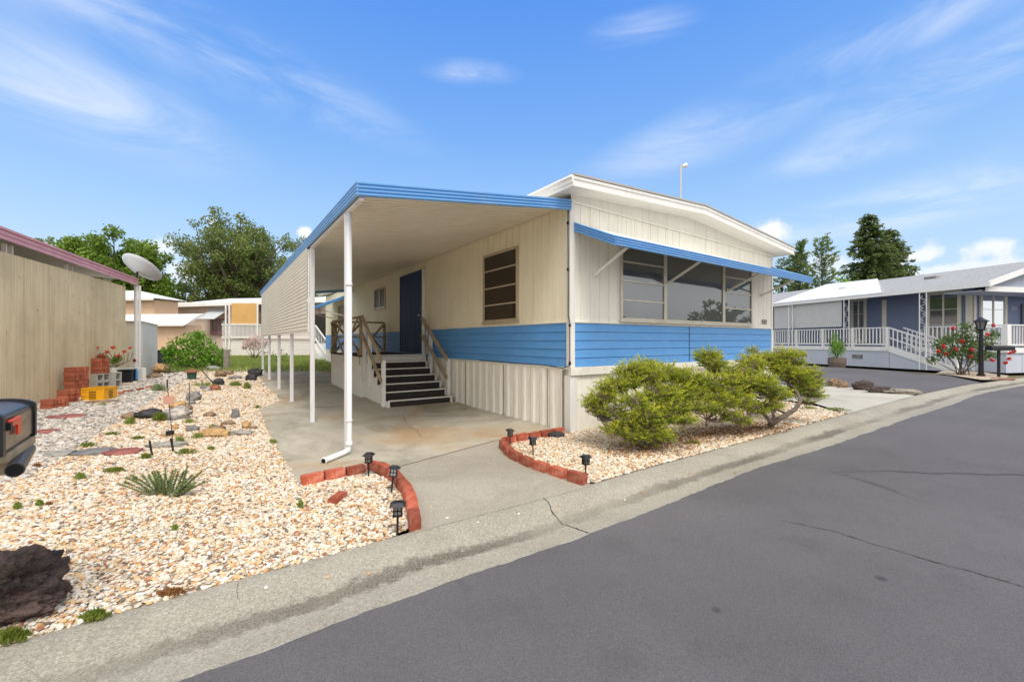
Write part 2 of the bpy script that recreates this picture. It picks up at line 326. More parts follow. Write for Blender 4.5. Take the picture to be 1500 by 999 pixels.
M['conifer'] = leafmat('conifer_needles', GR((.02, .035, .014), (.10, .145, .045), (.21, .27, .09)), nscale=.5)
M['slim'] = leafmat('slim_tree_leaves', GR((.05, .09, .03), (.13, .20, .06), (.26, .34, .12)), nscale=.5)
M['bush'] = leafmat('bright_bush_leaves', GR((.06, .14, .012), (.18, .36, .035), (.40, .58, .10)), nscale=1.5)
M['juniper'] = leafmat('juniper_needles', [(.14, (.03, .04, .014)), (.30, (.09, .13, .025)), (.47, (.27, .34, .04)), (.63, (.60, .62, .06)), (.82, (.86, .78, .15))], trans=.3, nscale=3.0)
M['juniper_dry'] = leafmat('dry_juniper_twigs', GR((.13, .09, .06), (.28, .2, .13), (.42, .33, .22)), trans=.1)
M['grass'] = leafmat('grass_blades', GR((.12, .18, .035), (.28, .36, .08), (.46, .50, .16)), nscale=2)
M['moss'] = leafmat('low_weeds', GR((.07, .12, .02), (.20, .26, .04), (.38, .36, .08)), nscale=4)
M['lav'] = leafmat('grey_green_leaves', GR((.10, .14, .06), (.24, .32, .12), (.42, .50, .24)), nscale=5)
M['redpetal'] = leafmat('red_petals', GR((.45, .02, .02), (.70, .05, .04), (.85, .16, .10)), nscale=5)
M['geranium'] = leafmat('coral_petals', GR((.5, .05, .03), (.75, .13, .08), (.85, .30, .2)), nscale=5)
M['blossom'] = leafmat('pale_pink_petals', GR((.55, .35, .32), (.75, .6, .55), (.85, .78, .74)), nscale=5)
M['ochre'] = leafmat('brown_litter', GR((.12, .05, .02), (.28, .13, .05), (.4, .25, .1)), trans=.1, nscale=5)
# ------------------------------------------------------------------ setting: ground, street, kerb, slabs, gravel
def polyobj(name, pts, z, m, kind='structure', cuts=True):
    bm = bmesh.new(); vs = [bm.verts.new((p[0], p[1], 0)) for p in pts]; bm.faces.new(vs)
    bmesh.ops.triangulate(bm, faces=bm.faces[:])
    if cuts:
        for y in (7.5, 19.5): bmesh.ops.bisect_plane(bm, geom=bm.verts[:] + bm.edges[:] + bm.faces[:], plane_co=(0, y, 0), plane_no=(0, 1, 0))
        for x in (11.5, 14.5): bmesh.ops.bisect_plane(bm, geom=bm.verts[:] + bm.edges[:] + bm.faces[:], plane_co=(x, 0, 0), plane_no=(1, 0, 0))
    for v in bm.verts: v.co.z = gz(v.co.x, v.co.y) + z
    bmesh.ops.recalc_face_normals(bm, faces=bm.faces[:])
    for f in bm.faces:
        if f.normal.z < 0: f.normal_flip()
    me = bpy.data.meshes.new(name); bm.to_mesh(me); bm.free(); me.materials.append(m)
    o = bpy.data.objects.new(name, me); COL.objects.link(o)
    if kind: o['kind'] = kind
    return o
def sheet():
    xs = sorted(set([-600, -200, -60, -20] + list(range(-10, 11, 5)) + [11.5, 14.5, 20, 40, 100, 300, 900])); ys = [-400, -100, -30, -10, -5, 0, 5, 7.5, 10, 14, 19.5, 25, 35, 60, 120, 300, 900]
    v = [(x, y, gz(x, y) - .13) for y in ys for x in xs]; n = len(xs)
    f = [(j * n + i, j * n + i + 1, (j + 1) * n + i + 1, (j + 1) * n + i) for j in range(len(ys) - 1) for i in range(n - 1)]
    o = MB().add(v, f).build('ground', M['ground']); o['kind'] = 'structure'
sheet()
ZR = -.040
Apx = [(270, 999), (420, 939), (546, 895), (694, 841), (816, 800), (920, 762), (1000, 731), (1093, 691), (1204, 658), (1260, 638), (1340, 610), (1401, 591), (1426, 580), (1451, 574), (1500, 565)]
Bpx = [(0, 948), (160, 900), (280, 866), (420, 830), (528, 802), (600, 778), (700, 752), (780, 733), (859, 712), (937, 688), (1025, 665), (1113, 641), (1184, 621), (1242, 606), (1300, 590), (1342, 579), (1365, 574), (1414, 564), (1458, 558.5), (1500, 553)]
A_ = [G(*p, z=ZR) for p in Apx]; B_ = [G(*p, z=0) for p in Bpx]
A_ = [A_[0] - (A_[2] - A_[0]).normalized() * k for k in (9, 4)] + A_ + [A_[-1] + (A_[-1] - A_[-3]).normalized() * 25]
B_ = [B_[0] - (B_[2] - B_[0]).normalized() * k for k in (8, 3)] + B_ + [B_[-1] + (B_[-1] - B_[-3]).normalized() * 25]
def resample(P, n):
    L = [0]
    for a, b in zip(P, P[1:]): L.append(L[-1] + (b - a).length)
    out = []
    for k in range(n):
        t = L[-1] * k / (n - 1); i = max(0, min(len(P) - 2, next((j for j in range(len(L) - 1) if L[j + 1] >= t), len(P) - 2)))
        out.append(P[i].lerp(P[i + 1], (t - L[i]) / max(1e-6, L[i + 1] - L[i])))
    return out
def smooth_line(P, it=2):
    for _ in range(it): P = [P[0]] + [(P[i - 1] + P[i] * 2 + P[i + 1]) / 4 for i in range(1, len(P) - 1)] + [P[-1]]
    return P
Ad = smooth_line(resample(A_, 500), 12); Bd = smooth_line(resample(B_, 300), 8)
pairs = []; j = 0
for p in Bd:
    while j < len(Ad) - 1 and (Ad[j + 1].xy - p.xy).length < (Ad[j].xy - p.xy).length: j += 1
    pairs.append((p, Ad[j]))
prof = [(0, 0), (.06, .004), (.16, -.004), (.30, -.03), (.45, -.062), (.58, -.072), (.8, -.058), (1, -.043)]
v = []; f = []; uvv = []
for i, (p, q) in enumerate(pairs):
    for t, z in prof: c = p.lerp(q, t); v.append((c.x, c.y, z)); uvv.append((i * .05, t))
k = len(prof)
for i in range(len(pairs) - 1):
    for a in range(k - 1): f.append((i * k + a, i * k + a + 1, (i + 1) * k + a + 1, (i + 1) * k + a))
o = MB().add(v, f).build('kerb_gutter', M['gutter'], smooth=True); o['kind'] = 'structure'
uvl = o.data.uv_layers.new(name='UVMap')
for lp in o.data.loops: uvl.data[lp.index].uv = uvv[lp.vertex_index]
rp = [(p.x + RT.x * 0 - FW.x * e, p.y - FW.y * e) for p, e in [(p, -.012 + .022 * noise.noise(p * 2.2) + .014 * noise.noise(p * 9) + .008 * noise.noise(p * 30)) for p in resample(Ad, 1400)]] + [(70, 22), (70, -60), (-40, -60), (-40, Ad[0].y - 6)]
# widen 3 cm under the gutter lip so no gap shows
polyobj('road', rp, ZR, M['asphalt'], cuts=False)
Bx = [(p.x, p.y) for p in Bd]
def seg(px0, px1):   # piece of the back-of-kerb line between two bearings, left to right
    out = []
    for p in Bd:
        d = p.dot(FW)
        if d > .3:
            x = 750 + F * p.dot(RT) / d
            if px0 <= x <= px1: out.append((p.x, p.y))
    return out
g2 = lambda *a: (G(*a).x, G(*a).y)
# carport slab and apron
slabpoly = [g2(437, 714), g2(405, 655), g2(380, 601), g2(372, 578), (1.15, 10.5), (1.1, 13), (1.05, 18.5), (4.28, 18.5), (4.28, 4.9), (3.62, 4.9), g2(730, 645), g2(565, 690)]
polyobj('carport_slab', slabpoly, .012, M['slab'])
apr = [(x + FW.x * -.05 + RT.x * .0, y - FW.y * .05) for x, y in seg(596, 870)]; aprpoly = [g2(560, 686), g2(728, 640), (3.62, 4.96), g2(800, 688)] + apr[::-1]
polyobj('driveway_apron', aprpoly, .006, M['apron'])
# slab crack
def crack(name, pts, w, z, m=None):
    P = resample([Vector((*p, 0)) for p in pts], 60); mb = MB(); v = []; f = []
    for i, p in enumerate(P):
        d = (P[min(i + 1, 59)] - P[max(i - 1, 0)]).normalized(); s = Vector((-d.y, d.x, 0)); j = (noise.noise(p * 9) * .02 + noise.noise(p * 40) * .008)
        ww = w * (.4 + abs(noise.noise(p * 14)) * 1.6) * (1 if 3 < i < 56 else .2)
        for sg in (-1, 1): c = p + s * (j + sg * ww); v.append((c.x, c.y, z(c) if callable(z) else z))
    for i in range(59): f.append((2 * i, 2 * i + 1, 2 * i + 3, 2 * i + 2))
    o = MB().add(v, f).build(name, m or M['cable']); o['kind'] = 'structure'; return o
M['crack'] = mat('crack_dirt', (.05, .043, .035), .9, .3, 20)
crack('slab_crack', [g2(589, 608), g2(598, 625), g2(612, 633), g2(618, 645)], .004, lambda c: gz(c.x, c.y) + .016, M['crack'])
crack('slab_joint', [g2(565, 690), g2(650, 667), g2(730, 645)], .0014, .0165, mat('joint_dirt', (.20, .18, .15), .9, .3, 20))
KPROF = list(prof)
def kz(c):
    best = min(pairs, key=lambda pq: (pq[0].xy.lerp(pq[1].xy, .5) - c.xy).length); p, q = best
    t = max(0, min(1, (c.xy - p.xy).dot(q.xy - p.xy) / (q.xy - p.xy).length_squared))
    for (a, za), (b_, zb) in zip(KPROF, KPROF[1:]):
        if a <= t <= b_: return za + (zb - za) * (t - a) / (b_ - a) + .004
    return .005
crack('kerb_crack', [(G(*p, z=-.03).x, G(*p, z=-.03).y) for p in ((792, 731), (808, 748), (822, 759), (845, 769), (868, 780))], .006, kz, M['crack'])
crack('kerb_joint', [(G(*p, z=-.03).x, G(*p, z=-.03).y) for p in ((345, 857), (344, 875), (348, 885))], .0009, kz, M['crack'])
crack('road_crack', [(G(*p, z=ZR).x, G(*p, z=ZR).y) for p in ((1140, 762), (1215, 777), (1290, 800), (1380, 826), (1440, 842), (1530, 868))], .005, ZR + .004, M['crack'])
crack('road_crack', [(G(*p, z=ZR).x, G(*p, z=ZR).y) for p in ((1390, 678), (1440, 682), (1520, 695))], .004, ZR + .004, M['crack'])
# far driveways
ndp = [g2(1242, 606)] + seg(1243, 1343) + [g2(1336, 577), g2(1260, 569), g2(1190, 562), g2(1165, 566), (10.6, 5.4), (10.45, 4.6)]
polyobj('concrete_driveway', [g2(1242, 606)] + seg(1243, 1343) + [g2(1290, 573), g2(1240, 567), (13.5, 9.0), (10.7, 9.0), (10.5, 5.2), g2(1190, 590)], .004, M['nslab'])
polyobj('asphalt_driveway', [g2(1290, 573)] + seg(1343, 1440) + [g2(1390, 551), g2(1300, 543), g2(1186, 536), g2(1110, 531), (12.0, 24), (10.9, 24), (10.9, 9.0), (13.5, 9.0), g2(1240, 567)], .010, M['asphalt'])
# gravel beds
def bed(name, pts, z, m): return polyobj(name, pts, z, m)
leftkerb = seg(-2000, 603)
inner = [(603, 771), (597, 738), (583, 712), (562, 699), (541, 692), (500, 700), (440, 713)]
farleft = Bd[0]
bedL = [(leftkerb[0][0] - 0, leftkerb[0][1])] + leftkerb + [g2(*p) for p in inner] + [g2(405, 655), g2(380, 601), g2(372, 578), (1.15, 10.5), (1.1, 13), (1.05, 19.0), (1.0, 19.6), (-4.3, 17.0)]
gl = [g2(40, 700), g2(130, 645), g2(205, 600), g2(255, 566), g2(290, 546)]
bedW = bedL + gl[::-1] + [(-6.5, leftkerb[0][1] + .6)]
bedW = [p for p in bedW]
polyobj('left_gravel_bed', bedL + [(-7.5, 13.0), (-6.0, 4.5), (-6.6, leftkerb[0][1] + 1.0)], .0, M['gbase_w'])
greypoly = gl + [g2(245, 548), g2(215, 556), g2(184, 566), g2(67, 600), (-5.6, 4.8), (-5.2, 3.4)]
polyobj('grey_gravel_path', greypoly, .006, M['gbase_g'])
rk = seg(861, 1241)
bedR = [g2(845, 706), g2(790, 686), g2(742, 660), g2(738, 648), g2(800, 637), (4.25, 4.76), (10.5, 4.76), g2(1195, 596)] + rk[::-1]
polyobj('right_gravel_bed', bedR, .008, M['gbase_w'])
# pebbles: geometry-node scatter on flat emitters
def pebble_tree(m, dmin, sz):
    g = bpy.data.node_groups.new('pebbles', 'GeometryNodeTree')
    g.interface.new_socket('Geometry', in_out='INPUT', socket_type='NodeSocketGeometry'); g.interface.new_socket('Geometry', in_out='OUTPUT', socket_type='NodeSocketGeometry')
    n = g.nodes; l = g.links; gi = n.new('NodeGroupInput'); go = n.new('NodeGroupOutput')
    dp = n.new('GeometryNodeDistributePointsOnFaces'); l.new(gi.outputs[0], dp.inputs['Mesh'])
    pos = n.new('GeometryNodeInputPosition'); ln = n.new('ShaderNodeVectorMath'); ln.operation = 'LENGTH'; l.new(pos.outputs[0], ln.inputs[0])
    at_ = n.new('GeometryNodeInputNamedAttribute'); at_.data_type = 'FLOAT'; at_.inputs[0].default_value = 'dens'; l.new(at_.outputs[0], dp.inputs['Density'])
    join = n.new('GeometryNodeJoinGeometry')
    for i in range(6):
        ic = n.new('GeometryNodeMeshIcoSphere'); ic.inputs['Radius'].default_value = 1; ic.inputs['Subdivisions'].default_value = 2
        sp = n.new('GeometryNodeSetPosition'); l.new(ic.outputs[0], sp.inputs[0]); p2 = n.new('GeometryNodeInputPosition')
        nz = n.new('ShaderNodeTexNoise'); nz.noise_dimensions = '4D'; nz.inputs['W'].default_value = i * 7.3; nz.inputs['Scale'].default_value = 1.0; nz.inputs['Detail'].default_value = 1
        l.new(p2.outputs[0], nz.inputs['Vector']); sb = n.new('ShaderNodeVectorMath'); sb.operation = 'SUBTRACT'; l.new(nz.outputs['Color'], sb.inputs[0]); sb.inputs[1].default_value = (.5, .5, .5)
        sca = n.new('ShaderNodeVectorMath'); sca.operation = 'SCALE'; l.new(sb.outputs[0], sca.inputs[0]); sca.inputs['Scale'].default_value = 1.5; l.new(sca.outputs[0], sp.inputs['Offset'])
        tr = n.new('GeometryNodeTransform'); l.new(sp.outputs[0], tr.inputs[0]); tr.inputs['Scale'].default_value = (1, .55 + .07 * i, .38 + .04 * ((i * 3) % 5))
        sm = n.new('GeometryNodeSetMaterial'); l.new(tr.outputs[0], sm.inputs[0]); sm.inputs['Material'].default_value = m
        gti = n.new('GeometryNodeGeometryToInstance'); l.new(sm.outputs[0], gti.inputs[0]); l.new(gti.outputs[0], join.inputs[0])
    iop = n.new('GeometryNodeInstanceOnPoints'); l.new(dp.outputs['Points'], iop.inputs['Points']); l.new(join.outputs[0], iop.inputs['Instance']); iop.inputs['Pick Instance'].default_value = True
    ri = n.new('FunctionNodeRandomValue'); ri.data_type = 'INT'; ri.inputs[4].default_value = 0; ri.inputs[5].default_value = 5; l.new(ri.outputs[2], iop.inputs['Instance Index'])
    rr = n.new('FunctionNodeRandomValue'); rr.data_type = 'FLOAT_VECTOR'; rr.inputs[0].default_value = (-.45, -.45, 0); rr.inputs[1].default_value = (.45, .45, 6.28); rr.inputs['Seed'].default_value = 3; l.new(rr.outputs[0], iop.inputs['Rotation'])
    rs = n.new('FunctionNodeRandomValue'); rs.data_type = 'FLOAT'; rs.inputs[2].default_value = .40; rs.inputs[3].default_value = 1.35; rs.inputs['Seed'].default_value = 5
    a2 = n.new('GeometryNodeInputNamedAttribute'); a2.data_type = 'FLOAT'; a2.inputs[0].default_value = 'siz'
    mu = n.new('ShaderNodeMath'); mu.operation = 'MULTIPLY'; l.new(rs.outputs[1], mu.inputs[0]); l.new(a2.outputs[0], mu.inputs[1]); l.new(mu.outputs[0], iop.inputs['Scale'])
    l.new(iop.outputs[0], go.inputs[0]); return g
def scatter(name, poly, m, label, sizebase, z, res=.45, dens0=1.0):
    bm = bmesh.new(); bm.faces.new([bm.verts.new((p[0], p[1], 0)) for p in poly]); bmesh.ops.triangulate(bm, faces=bm.faces[:])
    xs = [p[0] for p in poly]; ys = [p[1] for p in poly]
    for a, lo, hi in ((0, min(xs), max(xs)), (1, min(ys), max(ys))):
        u = lo + res
        while u < hi:
            bmesh.ops.bisect_plane(bm, geom=bm.verts[:] + bm.edges[:] + bm.faces[:], plane_co=(u, 0, 0) if a == 0 else (0, u, 0), plane_no=(1, 0, 0) if a == 0 else (0, 1, 0)); u += res
    for v in bm.verts: v.co.z = gz(v.co.x, v.co.y) + z
    for f_ in bm.faces:
        f_.normal_update()
        if f_.normal.z < 0: f_.normal_flip()
    me = bpy.data.meshes.new(name); bm.to_mesh(me); bm.free(); me.materials.append(m)
    d = me.attributes.new('dens', 'FLOAT', 'POINT'); s = me.attributes.new('siz', 'FLOAT', 'POINT')
    for i, v in enumerate(me.vertices):
        r = math.hypot(v.co.x, v.co.y); k = 1 + max(0, r - 4.5) * .10
        patch = 1 + .5 * noise.noise(v.co * 1.4)
        d.data[i].value = dens0 * 2900 / k ** 2 * (1 if r < 13 else .5) * (1 + .45 * noise.noise(v.co * 1.1) + .25 * noise.noise(v.co * 3.3)); s.data[i].value = sizebase * k * (1 + .22 * noise.noise(v.co * .8))
    o = bpy.data.objects.new(name, me); COL.objects.link(o); md = o.modifiers.new('pebbles', 'NODES'); md.node_group = pebble_tree(m, 1, 1)
    return tag(o, label, 'gravel', kind='stuff')
scatter('gravel', bedL + [(-6.5, 13.0), (-5.2, 4.5), (-4.6, 1.4)], M['peb_w'], 'cream and orange gravel covering the yard left of the driveway', .0150, .006)
scatter('gravel', bedR, M['peb_w'], 'cream gravel in front of the blue and white house under the junipers', .0150, .010)
scatter('gravel', greypoly, M['peb_g'], 'grey pebbles along the tan wall', .021, .012, dens0=.7)
# ------------------------------------------------------------------ main house
XW, YW, XE, YB = 4.29, 4.77, 10.35, 22.1
house = empty('mobile_home', (XW, YW, 0), label='cream and blue single storey mobile home with a wide front window', cat='house')
def hp(mb, name, m, **k):
    o = mb.build(name, m, house, **k); o.matrix_parent_inverse = Matrix.Translation((-XW, -YW, 0)); return o
def wp(mb, name, m, parent, **k):   # build in world coordinates below any parent at rest
    o = mb.build(name, m, parent, **k)
    T = Matrix.Identity(4); q = parent
    chain = []
    while q is not None: chain.append(q); q = q.parent
    for q in reversed(chain): T = T @ q.matrix_parent_inverse @ q.matrix_basis
    o.matrix_parent_inverse = T.inverted(); return o
ztop = lambda t: 3.42 - .15 * t
cst = lambda z: (lambda t: z)
GROOVE = [(0, 0), (.190, 0), (.193, -.012), (.200, -.012), (.203, 0)]
hp(MB().box(XW + .03, XE - .03, YW + .03, YB - .03, .02, 3.26), 'wall', M['siding'])
hp(MB().ribs((XW, YW), (XE, YW), cst(1.635), ztop, (0, -1, 0), GROOVE, .203), 'front_siding', M['siding'])
hp(MB().ribs((XW, YB), (XW, YW), cst(1.635), cst(3.44), (-1, 0, 0), GROOVE, .203), 'side_siding', M['siding_side'])
hp(MB().laps((XW + .03, YW), (XE, YW), .965, 1.62, (0, -1, 0), 5), 'front_blue_siding', M['blue_lap'])
hp(MB().laps((XW, YB), (XW, YW + .03), .965, 1.62, (-1, 0, 0), 5), 'side_blue_siding', M['blue_lap'])
hp(MB().box(XW - .014, XE + .01, YW - .02, YW + .01, 1.618, 1.645).box(XW - .02, XW + .01, YW, YB, 1.618, 1.64), 'belt_trim', M['trim'], bevel=.003)
hp(MB().box(7.20, 7.207, YW - .016, YW - .01, .97, 1.617), 'panel_seam', M['cable'])
hp(MB().box(XW - .022, XE + .01, YW - .045, YW + .02, .84, .962), 'band_board', M['trim'], bevel=.006)
hp(MB().box(XW - .022, XW + .01, YW + .022, YB, .925, .962), 'side_band_trim', M['trim'], bevel=.004)
for bx_ in ((XW - .018, XW + .075, YW - .018, YW + .075, .964, 3.40), (XE - .05, XE + .015, YW - .018, YW + .05, .964, 3.26)): hp(MB().box(*bx_), 'corner_trim', M['white'], bevel=.006)
FIN = [(0, 0), (.088, 0), (.091, -.006), (.097, -.006), (.1, 0)]
hp(MB().ribs((XW + .12, YW - .0), (XE, YW - .0), cst(-.03), cst(.838), (0, -1, 0), FIN, .1), 'front_skirting', M['skirt'])
CORR = [(0, 0), (.09, 0), (.13, .017), (.19, .017), (.23, 0)]
hp(MB().ribs((XW, YB), (XW, YW + .13), lambda t: gz(XW, YB - t * (YB - YW)) - .02, cst(.923), (-1, 0, 0), CORR, .25), 'side_skirting', M['skirt'])
hp(MB().box(XW - .02, XW + .118, YW - .02, YW + .118, -.03, .838), 'skirt_corner_post', M['white'], bevel=.004)
for yy in (6.05, 7.6, 9.4):
    pass
for bx_ in ((.50, .506), (1.75, 1.758), (.128, .14), (3.2, 3.206)): hp(MB().box(XW - .034, XW - .028, YW + bx_[0], YW + bx_[1], .02, .92), 'skirt_seam', M['cable'])
# gable panel above the siding
hp(MB().add([(XW, YW - .012, 3.405), (XE, YW - .012, 3.255), (XE, YW - .012, 3.30), (7.19, YW - .012, 3.62), (XW, YW - .012, 3.50)], [(0, 1, 2, 3, 4)]).bar((XW, YW - .02, 3.40), (XE, YW - .02, 3.25), .02, .035), 'gable_panel', M['siding'])
# roof
rE = [(4.04, 3.65), (7.19, 3.775), (10.62, 3.44)]
def roofshape(y0, y1, dz0, dz1, inset=0):
    v = []; f = []
    for y in (y0, y1):
        for (x, z) in rE: v += [(x, y, z + dz0), (x, y, z + dz1)]
    f = [(0, 1, 3, 2), (2, 3, 5, 4), (6, 8, 9, 7), (8, 10, 11, 9), (1, 7, 9, 3), (3, 9, 11, 5), (0, 2, 8, 6), (2, 4, 10, 8), (0, 6, 7, 1), (4, 5, 11, 10)]
    return MB().add(v, f)
roof = hp(roofshape(4.44, 22.4, -.165, -.03), 'roof', M['white'])
wp(roofshape(4.41, 22.43, -.028, .0), 'roof_edge', M['roof_metal'], roof)
mbf = MB()
for (a, b_) in ((rE[0], rE[1]), (rE[1], rE[2])):
    mbf.extr((a[0], 4.44, a[1]), (b_[0], 4.44, b_[1]), [(.0, -.035), (.02, -.035), (.02, -.075), (.008, -.08), (.008, -.15), (.024, -.155), (.024, -.18), (0, -.18)], (0, -1, 0), close=True)
wp(mbf, 'fascia', M['white'], roof)
wp(MB().extr((4.04, 4.42, 3.65), (4.04, 22.4, 3.65), [(0, -.03), (.05, -.03), (.06, -.06), (.03, -.08), (.03, -.12), (.012, -.14), (.012, -.175), (0, -.175)], (-1, 0, 0), close=True), 'eave_gutter', M['white'], roof)
# roof vents and the mast
mast = empty('antenna_mast', (8.02, 5.5, 3.69), label='thin grey mast with a small dish head on the roof', cat='antenna')
wp(MB().tube([(8.02, 5.5, 3.62), (8.02, 5.5, 5.03)], .020, 8), 'pole', M['grey_metal'], mast)
wp(MB().tube([(8.04, 5.47, 5.0), (8.12, 5.44, 5.02)], [.025, .055], 10).tube([(8.02, 5.5, 4.98), (8.1, 5.44, 5.0)], .012, 6), 'head', M['white'], mast)
for (x, y) in ((8.1, 6.6), (9.3, 6.0)):
    z = 3.775 - (x - 7.19) * .0977
    wp(MB().tube([(x, y, z - .03), (x, y, z + .10)], .05, 12).tube([(x, y, z + .10), (x, y, z + .13), (x, y, z + .15)], [.09, .08, .02], 12), 'roof_vent', M['grey_metal'], roof)
# windows
def window(name, plane, u0, u1, z0, z1, divs, bars, parent, fm, gm, proud=.035, fw=.045, label=None):
    """plane: ('y',Y) facing -Y or ('x',X) facing -X; divs = mullion positions; bars = per bay list of z"""
    ax, c = plane
    def bx(mb, a0, a1, b0, b1, d0, d1):
        if ax == 'y': mb.box(a0, a1, c - d1, c - d0, b0, b1)
        else: mb.box(c - d1, c - d0, a0, a1, b0, b1)
    fr = MB(); bx(fr, u0, u1, z0, z0 + fw, .002, proud); bx(fr, u0, u1, z1 - fw, z1, .002, proud)
    xs = [u0] + list(divs) + [u1]
    bx(fr, u0, u0 + fw, z0 + fw, z1 - fw, .002, proud); bx(fr, u1 - fw, u1, z0 + fw, z1 - fw, .002, proud)
    for d in divs: bx(fr, d - fw * .9, d + fw * .9, z0 + fw, z1 - fw, .002, proud - .002)
    w = wp(fr, 'window', fm, parent, bevel=.004)
    if label: w['label'] = label
    for i in range(len(xs) - 1):
        a = xs[i] + fw * (.95 if i else 1); b_ = xs[i + 1] - fw * (.95 if i < len(xs) - 2 else 1)
        p = MB(); bx(p, a, b_, z0 + fw, z1 - fw, .004, .014); wp(p, 'pane', gm, w)
        if i < len(bars) and bars[i]:
            q = MB()
            for z in bars[i]: bx(q, a, b_, z - .012, z + .012, .0145, proud - .006)
            wp(q, 'louvre_bar', fm, w)
    s = MB(); bx(s, u0 - .02, u1 + .02, z0 - .03, z0 - .001, .002, proud + .025); wp(s, 'sill', fm, w, bevel=.004)
    return w
lb = [2.63, 2.32, 2.01]
window('front_window', ('y', YW), 5.34, 9.44, 1.68, 2.95, [6.48, 8.34], [lb, [], lb], house, M['alu'], M['glass'], label='wide three part front window under the blue awning')
window('side_window', ('x', XW), 6.09, 7.26, 1.70, 2.99, [], [[2.02, 2.34, 2.67]], house, M['brownframe'], M['screen'], label='tall louvred side window beside the steps')
sw = [o for o in COL.objects if o.parent is house and o.name.startswith('window')][-1]
mbb = MB()
for k in range(22): z = 1.76 + k * .030; mbb.box(XW - .0165, XW - .0145, 6.14 + .12, 7.21, z, z + .014)
wp(mbb, 'blind', mat('window_blind', (.075, .05, .026), .7), sw)
window('small_window', ('x', XW), 13.2, 14.3, 2.38, 3.03, [13.75], [[], []], house, M['alu'], M['screen'], label='small sliding window left of the blue door')
window('back_window', ('x', XW), 18.3, 19.4, 1.95, 2.85, [], [[2.4]], house, M['alu'], M['screen'], label='far side window beyond the carport')
# door
dr = wp(MB().ribs((XW, 11.74), (XW, 10.21), cst(1.05), cst(3.10), (-1, 0, 0), [(0, .05), (.14, .05), (.15, .035), (.165, .035), (.175, .05)], .19), 'door', M['darkblue'], house)
wp(MB().box(XW - .06, XW - .002, 11.75, 11.80, 1.05, 3.14).box(XW - .06, XW - .002, 10.20, 11.748, 3.102, 3.14), 'door_frame', M['darkblue'], dr, bevel=.004)
wp(MB().box(XW - .07, XW - .002, 10.13, 10.198, 1.05, 3.14), 'door_jamb', M['trim'], dr, bevel=.004)
wp(MB().tube([(XW - .055, 10.32, 2.0), (XW - .11, 10.32, 2.0)], [.015, .028], 10), 'handle', M['alu'], dr)
# cable
hp(MB().tube([(XW - .03, YW + .02, 3.28), (XW - .032, YW + .02, 3.0), (XW - .035, YW + .012, 2.4), (XW - .03, YW + .018, 1.72), (XW - .045, YW - .035, 1.58), (XW - .045, YW - .038, 1.0), (XW - .035, YW + .12, .945), (XW - .03, YW + .6, .972), (XW - .03, YW + 1.4, .965), (XW - .03, YW + 2.6, .97)], .007, 6)
   .tube([(XW - .035, YW + .02, 3.10), (XW - .035, YW + .02, 3.06)], .016, 8).tube([(XW - .04, YW + .013, 2.42), (XW - .04, YW + .013, 2.38)], .016, 8).tube([(XW - .045, YW - .035, 1.05), (XW - .045, YW - .035, 1.0)], .018, 8).tube([(XW - .045, YW - .035, 1.6), (XW - .045, YW - .035, 1.56)], .018, 8), 'cable', M['cable'], smooth=True)
# number
def textobj(s, size, loc, rot, m, parent, name='house_number', depth=.006):
    cu = bpy.data.curves.new(name, 'FONT'); cu.body = s; cu.size = size; cu.extrude = depth; cu.offset = -size * .012; cu.align_x = 'CENTER'; cu.align_y = 'CENTER'
    t = bpy.data.objects.new(name + '_tmp', cu); COL.objects.link(t); dg = bpy.context.evaluated_depsgraph_get()
    me = bpy.data.meshes.new_from_object(t.evaluated_get(dg)); COL.objects.unlink(t); bpy.data.objects.remove(t)
    me.transform(Matrix.Translation(loc) @ rot.to_4x4()); me.materials.clear(); me.materials.append(m)
    mb = MB(); mb.v = [tuple(v.co) for v in me.vertices]; mb.f = [tuple(p.vertices) for p in me.polygons]
    return wp(mb, name, m, parent)
RX90 = Matrix.Rotation(R(90), 3, 'X')
textobj('512', .145, (9.98, YW - .012, 1.765), RX90, M['black'], house)
# front awning
awn = empty('window_awning', (4.36, YW, 3.1), label='long blue metal awning over the front window', cat='awning')
ax0, ax1 = 4.37, 10.27; yo = 3.96
sh = MB(); n = 30
prof3 = lambda: None
v = []; f = []
K = 60
for i in range(K + 1):
    x = ax0 + (ax1 - ax0) * i / K; zz = 3.075 - .10 * i / K; zo = 2.725 - .06 * i / K; rb = .012 if i % 2 else 0
    v += [(x, YW - .005, zz + rb), (x, yo, zo + rb), (x, YW - .005, zz - .015 + rb), (x, yo, zo - .015 + rb)]
for i in range(K):
    a = 4 * i; b_ = a + 4; f += [(a, b_, b_ + 1, a + 1), (a + 2, a + 3, b_ + 3, b_ + 2), (a + 1, b_ + 1, b_ + 3, a + 3)]
wp(MB().add(v, f), 'canopy', M['trim'], awn)
RIBF = lambda h, n=4: sum([[(0.012, -h * (1 - i / n)), (.026, -h * (1 - (i + .35) / n)), (.026, -h * (1 - (i + .75) / n)), (.010, -h * (1 - (i + .97) / n))] for i in range(n)], []) 
def fasc(A, B, h, out, n=4, name='fascia', parent=None, m=None):
    p = [(0, -h)] + RIBF(h, n) + [(0, 0)]
    return wp(MB().extr(A, B, p, out, close=True), name, m or M['blue_metal'], parent)
fasc((ax0 - .02, yo, 2.748), (ax1 + .02, yo, 2.688), .138, (0, -1, 0), 4, parent=awn)
fasc((ax0 - .003, YW - .02, 3.10), (ax0 - .003, yo, 2.75), .14, (-1, 0, 0), 4, 'end_trim', awn)
fasc((ax1 + .003, YW - .02, 3.015), (ax1 + .003, yo, 2.69), .14, (1, 0, 0), 4, 'end_trim', awn)
